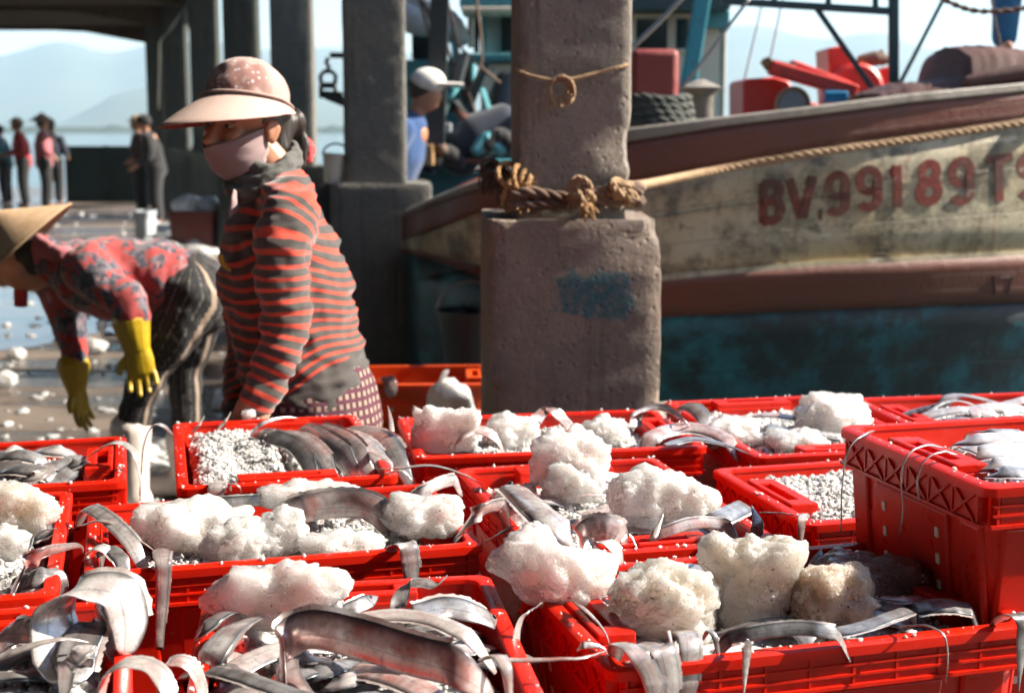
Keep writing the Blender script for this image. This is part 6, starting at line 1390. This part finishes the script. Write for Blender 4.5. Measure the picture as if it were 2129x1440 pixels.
# ---- people further off
def far_person(label, u_feet, v_feet, y, h, heading, top, legs, hat=None, lean=0.0, arms=None, skin='skin', voxel=0.018):
    p = PZ(u_feet, v_feet, 0.0) if y is None else PY(u_feet, v_feet, y); z0 = 0.0 if y is None else p.z
    o = empty('person', (p.x, p.y, z0)); o.rotation_euler = (0, 0, heading); tag(o, label, 'person', 'people on the quay')
    s = h / 1.6; V = lambda x, yy, z: Vector((x * s + lean * max(0, z - 0.8) * s, yy * s * 1.1, z * s))     # faces +x
    body = MB(); ellip(body, V(0.02, 0, 1.48), (0.095 * s, 0.075 * s, 0.115 * s)); ellip(body, V(0.115, 0, 1.46), (0.016 * s, 0.014 * s, 0.02 * s)); limb(body, [V(0, 0, 1.28), V(0.01, 0, 1.42)], [0.055 * s, 0.05 * s])
    limb(body, [V(0, 0, 0.8), V(0, 0, 1.0), V(0, 0, 1.25)], [0.12 * s, 0.10 * s, 0.13 * s]); sh_ = MB(); tr = MB()
    limb(sh_, [V(0, 0, 0.78), V(0, 0, 0.95), V(0, 0, 1.15), V(0, 0, 1.30)], [0.16 * s, 0.155 * s, 0.165 * s, 0.10 * s], [0.20 * s, 0.19 * s, 0.215 * s, 0.14 * s], hint=(1, 0, 0))
    for k, sg in enumerate((-1, 1)):
        a = (arms or [(0.10, 0.92), (0.10, 0.92)])[k]; el = V(0.02, sg * 0.24, 1.03); hd_ = V(0.05 + a[0], sg * 0.24, a[1])
        limb(sh_, [V(0, sg * 0.17, 1.27), el, el * 0.35 + hd_ * 0.65], [0.085 * s, 0.072 * s, 0.06 * s]); limb(body, [V(0, sg * 0.17, 1.27), el, hd_], [0.045 * s, 0.036 * s, 0.028 * s]); limb(body, [hd_, hd_ + (hd_ - el).normalized() * 0.10 * s], [0.032 * s, 0.022 * s])
        limb(tr, [V(0, sg * 0.09, 0.84), V(0.03, sg * 0.10, 0.45), V(0.0, sg * 0.10, 0.08)], [0.125 * s, 0.10 * s, 0.08 * s]); limb(body, [V(0, sg * 0.09, 0.84), V(0.03, sg * 0.10, 0.45), V(0, sg * 0.10, 0.05)], [0.075 * s, 0.055 * s, 0.04 * s])
        limb(body, [V(-0.03, sg * 0.10, 0.035), V(0.13, sg * 0.11, 0.03)], [0.035 * s, 0.03 * s])
    remesh(body, 'body', voxel * 0.7, skin, o, 3); remesh(sh_, 'shirt', voxel, top, o, 3); remesh(tr, 'trousers', voxel, legs, o, 3)
    mb = MB(); ellip(mb, V(-0.012, 0, 1.515), (0.10 * s, 0.085 * s, 0.10 * s)); mb.build('hair', 'hair', o, 180)
    if hat == 'cone':
        mb = MB(); mb.lathe([(0.24 * s, 0), (0.12 * s, 0.075 * s), (0.01, 0.15 * s), (0.005, 0.14 * s), (0.12 * s, 0.06 * s), (0.235 * s, -0.006)], 28, V(0.0, 0, 1.54)); mb.build('conical_hat', 'palm_leaf_hat', o, 40)
    elif hat == 'cap' or hat == 'dark_cap' or hat == 'straw':
        m_ = {'cap': 'cloth_white', 'dark_cap': 'cloth_black', 'straw': 'palm_leaf_hat'}[hat]; mb = MB(); ellip(mb, V(0.0, 0, 1.55), (0.112 * s, 0.097 * s, 0.085 * s)); mb.build('cap_crown', m_, o, 180)
        mb = MB(); ellip(mb, V(0.13 if hat != 'straw' else 0.0, 0, 1.535), ((0.10 if hat != 'straw' else 0.19) * s, (0.08 if hat != 'straw' else 0.17) * s, 0.012 * s)); mb.build('cap_brim', m_, o, 180)
    return o
far_person('woman in pink sleeve and conical hat walking away far off', 96, 432, None, 1.56, math.radians(20), 'cloth_pink', 'cloth_black', 'cone')
far_person('person in red jacket and dark trousers far off, bending forward', 54, 428, None, 1.54, math.radians(200), 'cloth_red', 'cloth_black', 'straw', lean=0.12, arms=[(0.25, 0.95), (0.22, 0.95)])
far_person('person in teal clothes at the picture edge far off', 16, 422, None, 1.42, math.radians(180), 'cloth_teal', 'cloth_black', 'dark_cap', lean=0.15, arms=[(0.25, 0.9), (0.2, 0.9)])
far_person('person in dark clothes with a wide black hat behind the conical hat far off', 112, 422, None, 1.50, math.radians(90), 'cloth_navy', 'cloth_black', 'dark_cap')
far_person('person in maroon with a yellowish hat in front of the green fence', 298, 452, None, 1.55, math.radians(200), 'cloth_maroon', 'cloth_black', 'straw', lean=0.05)
far_person('stooping person all in black in front of the green fence', 330, 462, None, 1.55, math.radians(190), 'cloth_black', 'cloth_black', 'dark_cap', lean=0.22, arms=[(0.25, 0.85), (0.25, 0.85)])
far_person('man in white cap and blue shirt reaching out beside the second pillar', 792, 690, 9.1, 1.64, math.radians(-8), 'cloth_blue', 'cloth_navy', 'cap', lean=0.42, arms=[(0.30, 0.62), (0.12, 0.66)])
far_person('person in sky blue standing high on the boat at the picture edge', 2122, 108, 9.0, 1.55, math.radians(-90), 'cloth_sky', 'cloth_sky', 'dark_cap')

# ------------------------------------------------------------------ ropes on the nearest pillar
def ring_rope(name, cz, half, r, mat, label, sag=0.02, cat='rope', wob=0.01, turns=1, off=(0.0, 0.0)):
    px_, py_ = pier_xy[0]; pts = []; cs, sn = math.cos(PANG), math.sin(PANG)
    n = 32 * turns
    for i in range(n + 1):
        a = 2 * PI * i / 32; x = max(-1, min(1, 1.35 * math.cos(a))) * half; y = max(-1, min(1, 1.35 * math.sin(a))) * half
        z = cz + sag * math.sin(a * 1.0 + 0.6) + wob * noise.noise(Vector((i * 0.35, cz * 9, half))) + 0.03 * (i / 32) * (turns > 1)
        pts.append((px_ + x * cs - y * sn + off[0], py_ + x * sn + y * cs + off[1], z))
    return tag(rope(name, pts, r, mat), label, cat)
ring_rope('thick_rope', 1.115, 0.200, 0.017, 'rope_dark', 'frayed tan rope wound round the foot of the nearest pillar shaft', 0.008, turns=2, wob=0.025)
# knots and frayed strands
def knot(name, c, size, mat, label, seed, loops=5, strands=16, r=0.012):
    rng = random.Random(seed); c = Vector(c); o = empty(name, c); tag(o, label, 'rope', 'rope knots on the nearest pillar')
    for k in range(loops):
        ax = Vector((rng.uniform(-1, 1), rng.uniform(-1, 1), rng.uniform(-1, 1))).normalized(); u = ax.orthogonal().normalized(); v = ax.cross(u); rr = size * rng.uniform(0.35, 0.6); d = Vector((rng.uniform(-1, 1), rng.uniform(-0.6, 0.6), rng.uniform(-1, 1))) * size * 0.35
        rope('knot_loop', [d + (u * math.cos(2 * PI * i / 12) + v * math.sin(2 * PI * i / 12)) * rr for i in range(13)], r, mat, parent=o)
    mb = MB()
    for k in range(strands):
        d = Vector((rng.uniform(-1, 1), rng.uniform(-1, 0.1), rng.uniform(-1, 0.5))).normalized(); p = d * size * 0.35; q = p + d * size * rng.uniform(0.15, 0.5) + Vector((0, 0, -size * rng.uniform(0.1, 0.7))); mb.tube(spline([p, (p + q) / 2 + Vector((rng.uniform(-1, 1), 0, rng.uniform(-1, 1))) * size * 0.12, q], 6), 0.0028, 5)
    mb.build('frayed_end', mat, o)['kind'] = 'stuff'
    return o
knot('rope_knot', PY(1206, 394, 4.20), 0.052, 'rope_tan', 'bulky frayed rope knot on the front of the nearest pillar', 3, 9, 44, 0.0085)
knot('rope_knot', PY(1296, 398, 4.26), 0.050, 'rope_tan', 'smooth rope hitch at the corner where the mooring rope leaves the pillar', 5, 8, 10, 0.012)
knot('rope_knot', PY(1080, 386, 4.28), 0.085, 'rope_orange', 'loose ragged rope ends hanging off the shaded side of the nearest pillar', 8, 7, 50, 0.009)
knot('rope_knot', PY(1025, 352, 4.42), 0.075, 'rope_dark', 'dark straggling rope strands beside the nearest pillar', 11, 3, 50, 0.007)
knot('rope_knot', PY(1225, 432, 4.17), 0.035, 'rope_orange', 'small frayed tuft below the bulky knot', 13, 2, 22, 0.007)
fy = pier_xy[0][1] - 0.20
tag(rope('thin_rope', [PY(1072, 145, fy + 0.03), PY(1105, 158, fy), PY(1140, 166, fy - 0.01), PY(1158, 170, fy - 0.02), PY(1190, 164, fy - 0.01), PY(1240, 152, fy + 0.01), PY(1300, 136, fy + 0.035), PY(1303, 134, fy + 0.2)], 0.0055, 'rope_tan'), 'thin cord strung across the upper part of the nearest pillar', 'rope')
for k in range(3):
    c = PY(1162 + 3 * k, 184 + 3 * k, fy - 0.018 - 0.006 * k)
    tag(rope('cord_loop', [c + Vector(((0.026 + 0.005 * k) * math.cos(2 * PI * i / 16), 0.004 * math.sin(3 * i), (0.031 + 0.006 * k) * math.sin(2 * PI * i / 16))) for i in range(17)], 0.0055, 'rope_tan'), 'small coil of cord hanging from the thin cord on the pillar', 'rope', 'coil of cord on the pillar')
# ------------------------------------------------------------------ clutter on the quay, left background
def ice_stuff(name, label, u0, u1, v0, v1, n, s0, s1, mat='ice', seed=1, zz=None):
    rng = np.random.RandomState(seed); base = np.array([list(v) for v in ico(2)[0]]); F0 = ico(2)[1]; V = []; F = []; o = 0
    for g in range(n):
        p = PZ(rng.uniform(u0, u1), rng.uniform(v0, v1), 0.0); s = (s0 + (s1 - s0) * rng.rand() ** 2.2); z = p.z + s * 0.2
        if zz: z = zz(p) + s * 0.3
        q = base * (0.55 + 0.75 * rng.rand(len(base), 1)) * s * rng.uniform(0.6, 1.4, 3) * np.array((1.2, 1.2, 0.6)); V.append(q + np.array((p.x, p.y, z))); F += [tuple(i + o for i in f) for f in F0]; o += len(base)
    mb = MB(); mb.v = [tuple(x) for x in np.concatenate(V)]; mb.f = F; ob = mb.build(name, mat, None, 180); ob['kind'] = 'stuff'; ob['label'] = label; return ob
ice_stuff('scattered_ice', 'bits of ice scattered over the wet quay', -700, 560, 690, 1040, 420, 0.006, 0.030, seed=3)
ice_stuff('scattered_ice', 'far bits of ice on the wet quay', -600, 520, 440, 680, 460, 0.010, 0.05, seed=4)
ice_stuff('scattered_ice', 'bits of ice below the crate tails', 240, 420, 930, 1090, 40, 0.02, 0.06, seed=5)
ice_stuff('scattered_ice', 'ice between the pillar base and the black tub', 880, 960, 650, 760, 60, 0.03, 0.08, seed=6)
for k, (u, v, s, lb) in enumerate(((12, 790, 0.075, 'round lump of ice on the ground at the picture edge'), (200, 720, 0.085, 'lump of ice on the ground between the yellow gloves'), (472, 830, 0.09, 'lump of ice on the ground before the striped woman\'s glove'), (35, 735, 0.06, 'lump of ice on the ground below the conical hat'), (320, 1000, 0.10, 'cream ice lump on the ground beside the white boot'), (130, 690, 0.07, 'small lump of ice on the ground behind the far yellow glove'))):
    p = PZ(u, v, s * 0.5); ice_lump('ice_lump', p, (s * 0.8, s * 0.7, s * 0.6), 'ice', lb, 40 + k, sub=3, grp='ice lumps lying on the ground')
# bins and crate with ice in the background
def bin_(label, u0, u1, v0, v1, y, dep, mat, n_ice, seed):
    a, b = PY(u0, v1, y), PY(u1, v0, y); o = empty('fish_bin', ((a.x + b.x) / 2, y, 0)); tag(o, label, 'bin'); w_, h_ = b.x - a.x, b.z
    mb = MB(); mb.rings([rrect(w_ * f, dep * f, 0.05, z) for f, z in ((0.88, 0), (1.0, h_), (1.04, h_), (1.04, h_ - 0.03), (1.04, h_), (0.95, h_), (0.84, 0.03))]); mb.build('body', mat, o, 40)
    mb = MB(); mb.rings([rrect(w_ * f, dep * f, 0.05, z) for f, z in ((1.03, h_ - 0.05), (1.07, h_ - 0.04), (1.07, h_ + 0.01), (0.98, h_ + 0.012), (0.97, h_ - 0.02))]); mb.build('rim', mat, o, 40)
    rng = random.Random(seed)
    for k in range(n_ice):
        c = Vector(((a.x + b.x) / 2 + w_ * (-0.38 + 0.76 * (k + 0.5) / n_ice), y + rng.uniform(-0.2, 0.2) * dep, h_ + 0.03)); ice_lump('ice_lump', c, (w_ * (0.22 if n_ice > 1 else 0.42), dep * 0.3, 0.09 + 0.05 * rng.random()), 'ice', 'ice lump heaped in a dark bin behind the striped woman' if seed == 1 else 'blurred white ice lump by the orange crates', 60 + seed + k, sub=3, grp='ice heaped in the dark bin' if seed == 1 else None)
bin_('dark red bin heaped with ice behind the striped woman', 362, 455, 438, 505, 14.5, 0.5, 'dark_red', 3, 1)
bin_('grey fish box with a red label far behind the bending woman', 286, 318, 440, 480, 16.0, 0.35, 'tarp_grey', 0, 2)
bin_('grey fish box holding one ice lump before the orange crates', 880, 1000, 872, 930, 4.72, 0.24, 'tarp_grey', 1, 7)
bin_('yellow-brown tub behind the striped woman\'s chest', 400, 455, 560, 612, 9.5, 0.35, 'glove_beige', 0, 3)
hp_ = PZ(370, 545, 0.0)
ice_stuff('ice_heap', 'heap of shovelled ice behind the bending woman', 310, 440, 470, 560, 160, 0.06, 0.16, seed=8, zz=lambda p: 0.22 * max(0.0, 1 - abs(p.x - hp_.x) / 0.8) * max(0, 1 - abs(p.y - hp_.y) / 3.5))
# ------------------------------------------------------------------ sea air
hz = MB().box((0, 2900, 128), (14000, 6300, 262)).build('haze'); hz['kind'] = 'stuff'; hz['label'] = 'pale sea haze over the bay'
t = NT('haze'); t.n.remove(t.b); pv = t.new('ShaderNodeVolumePrincipled'); pv.inputs['Color'].default_value = (0.50, 0.68, 0.84, 1); pv.inputs['Density'].default_value = HAZE; pv.inputs['Anisotropy'].default_value = 0.1
t.link(pv.outputs[0], t.out.inputs['Volume']); hz.data.materials.append(t.m)
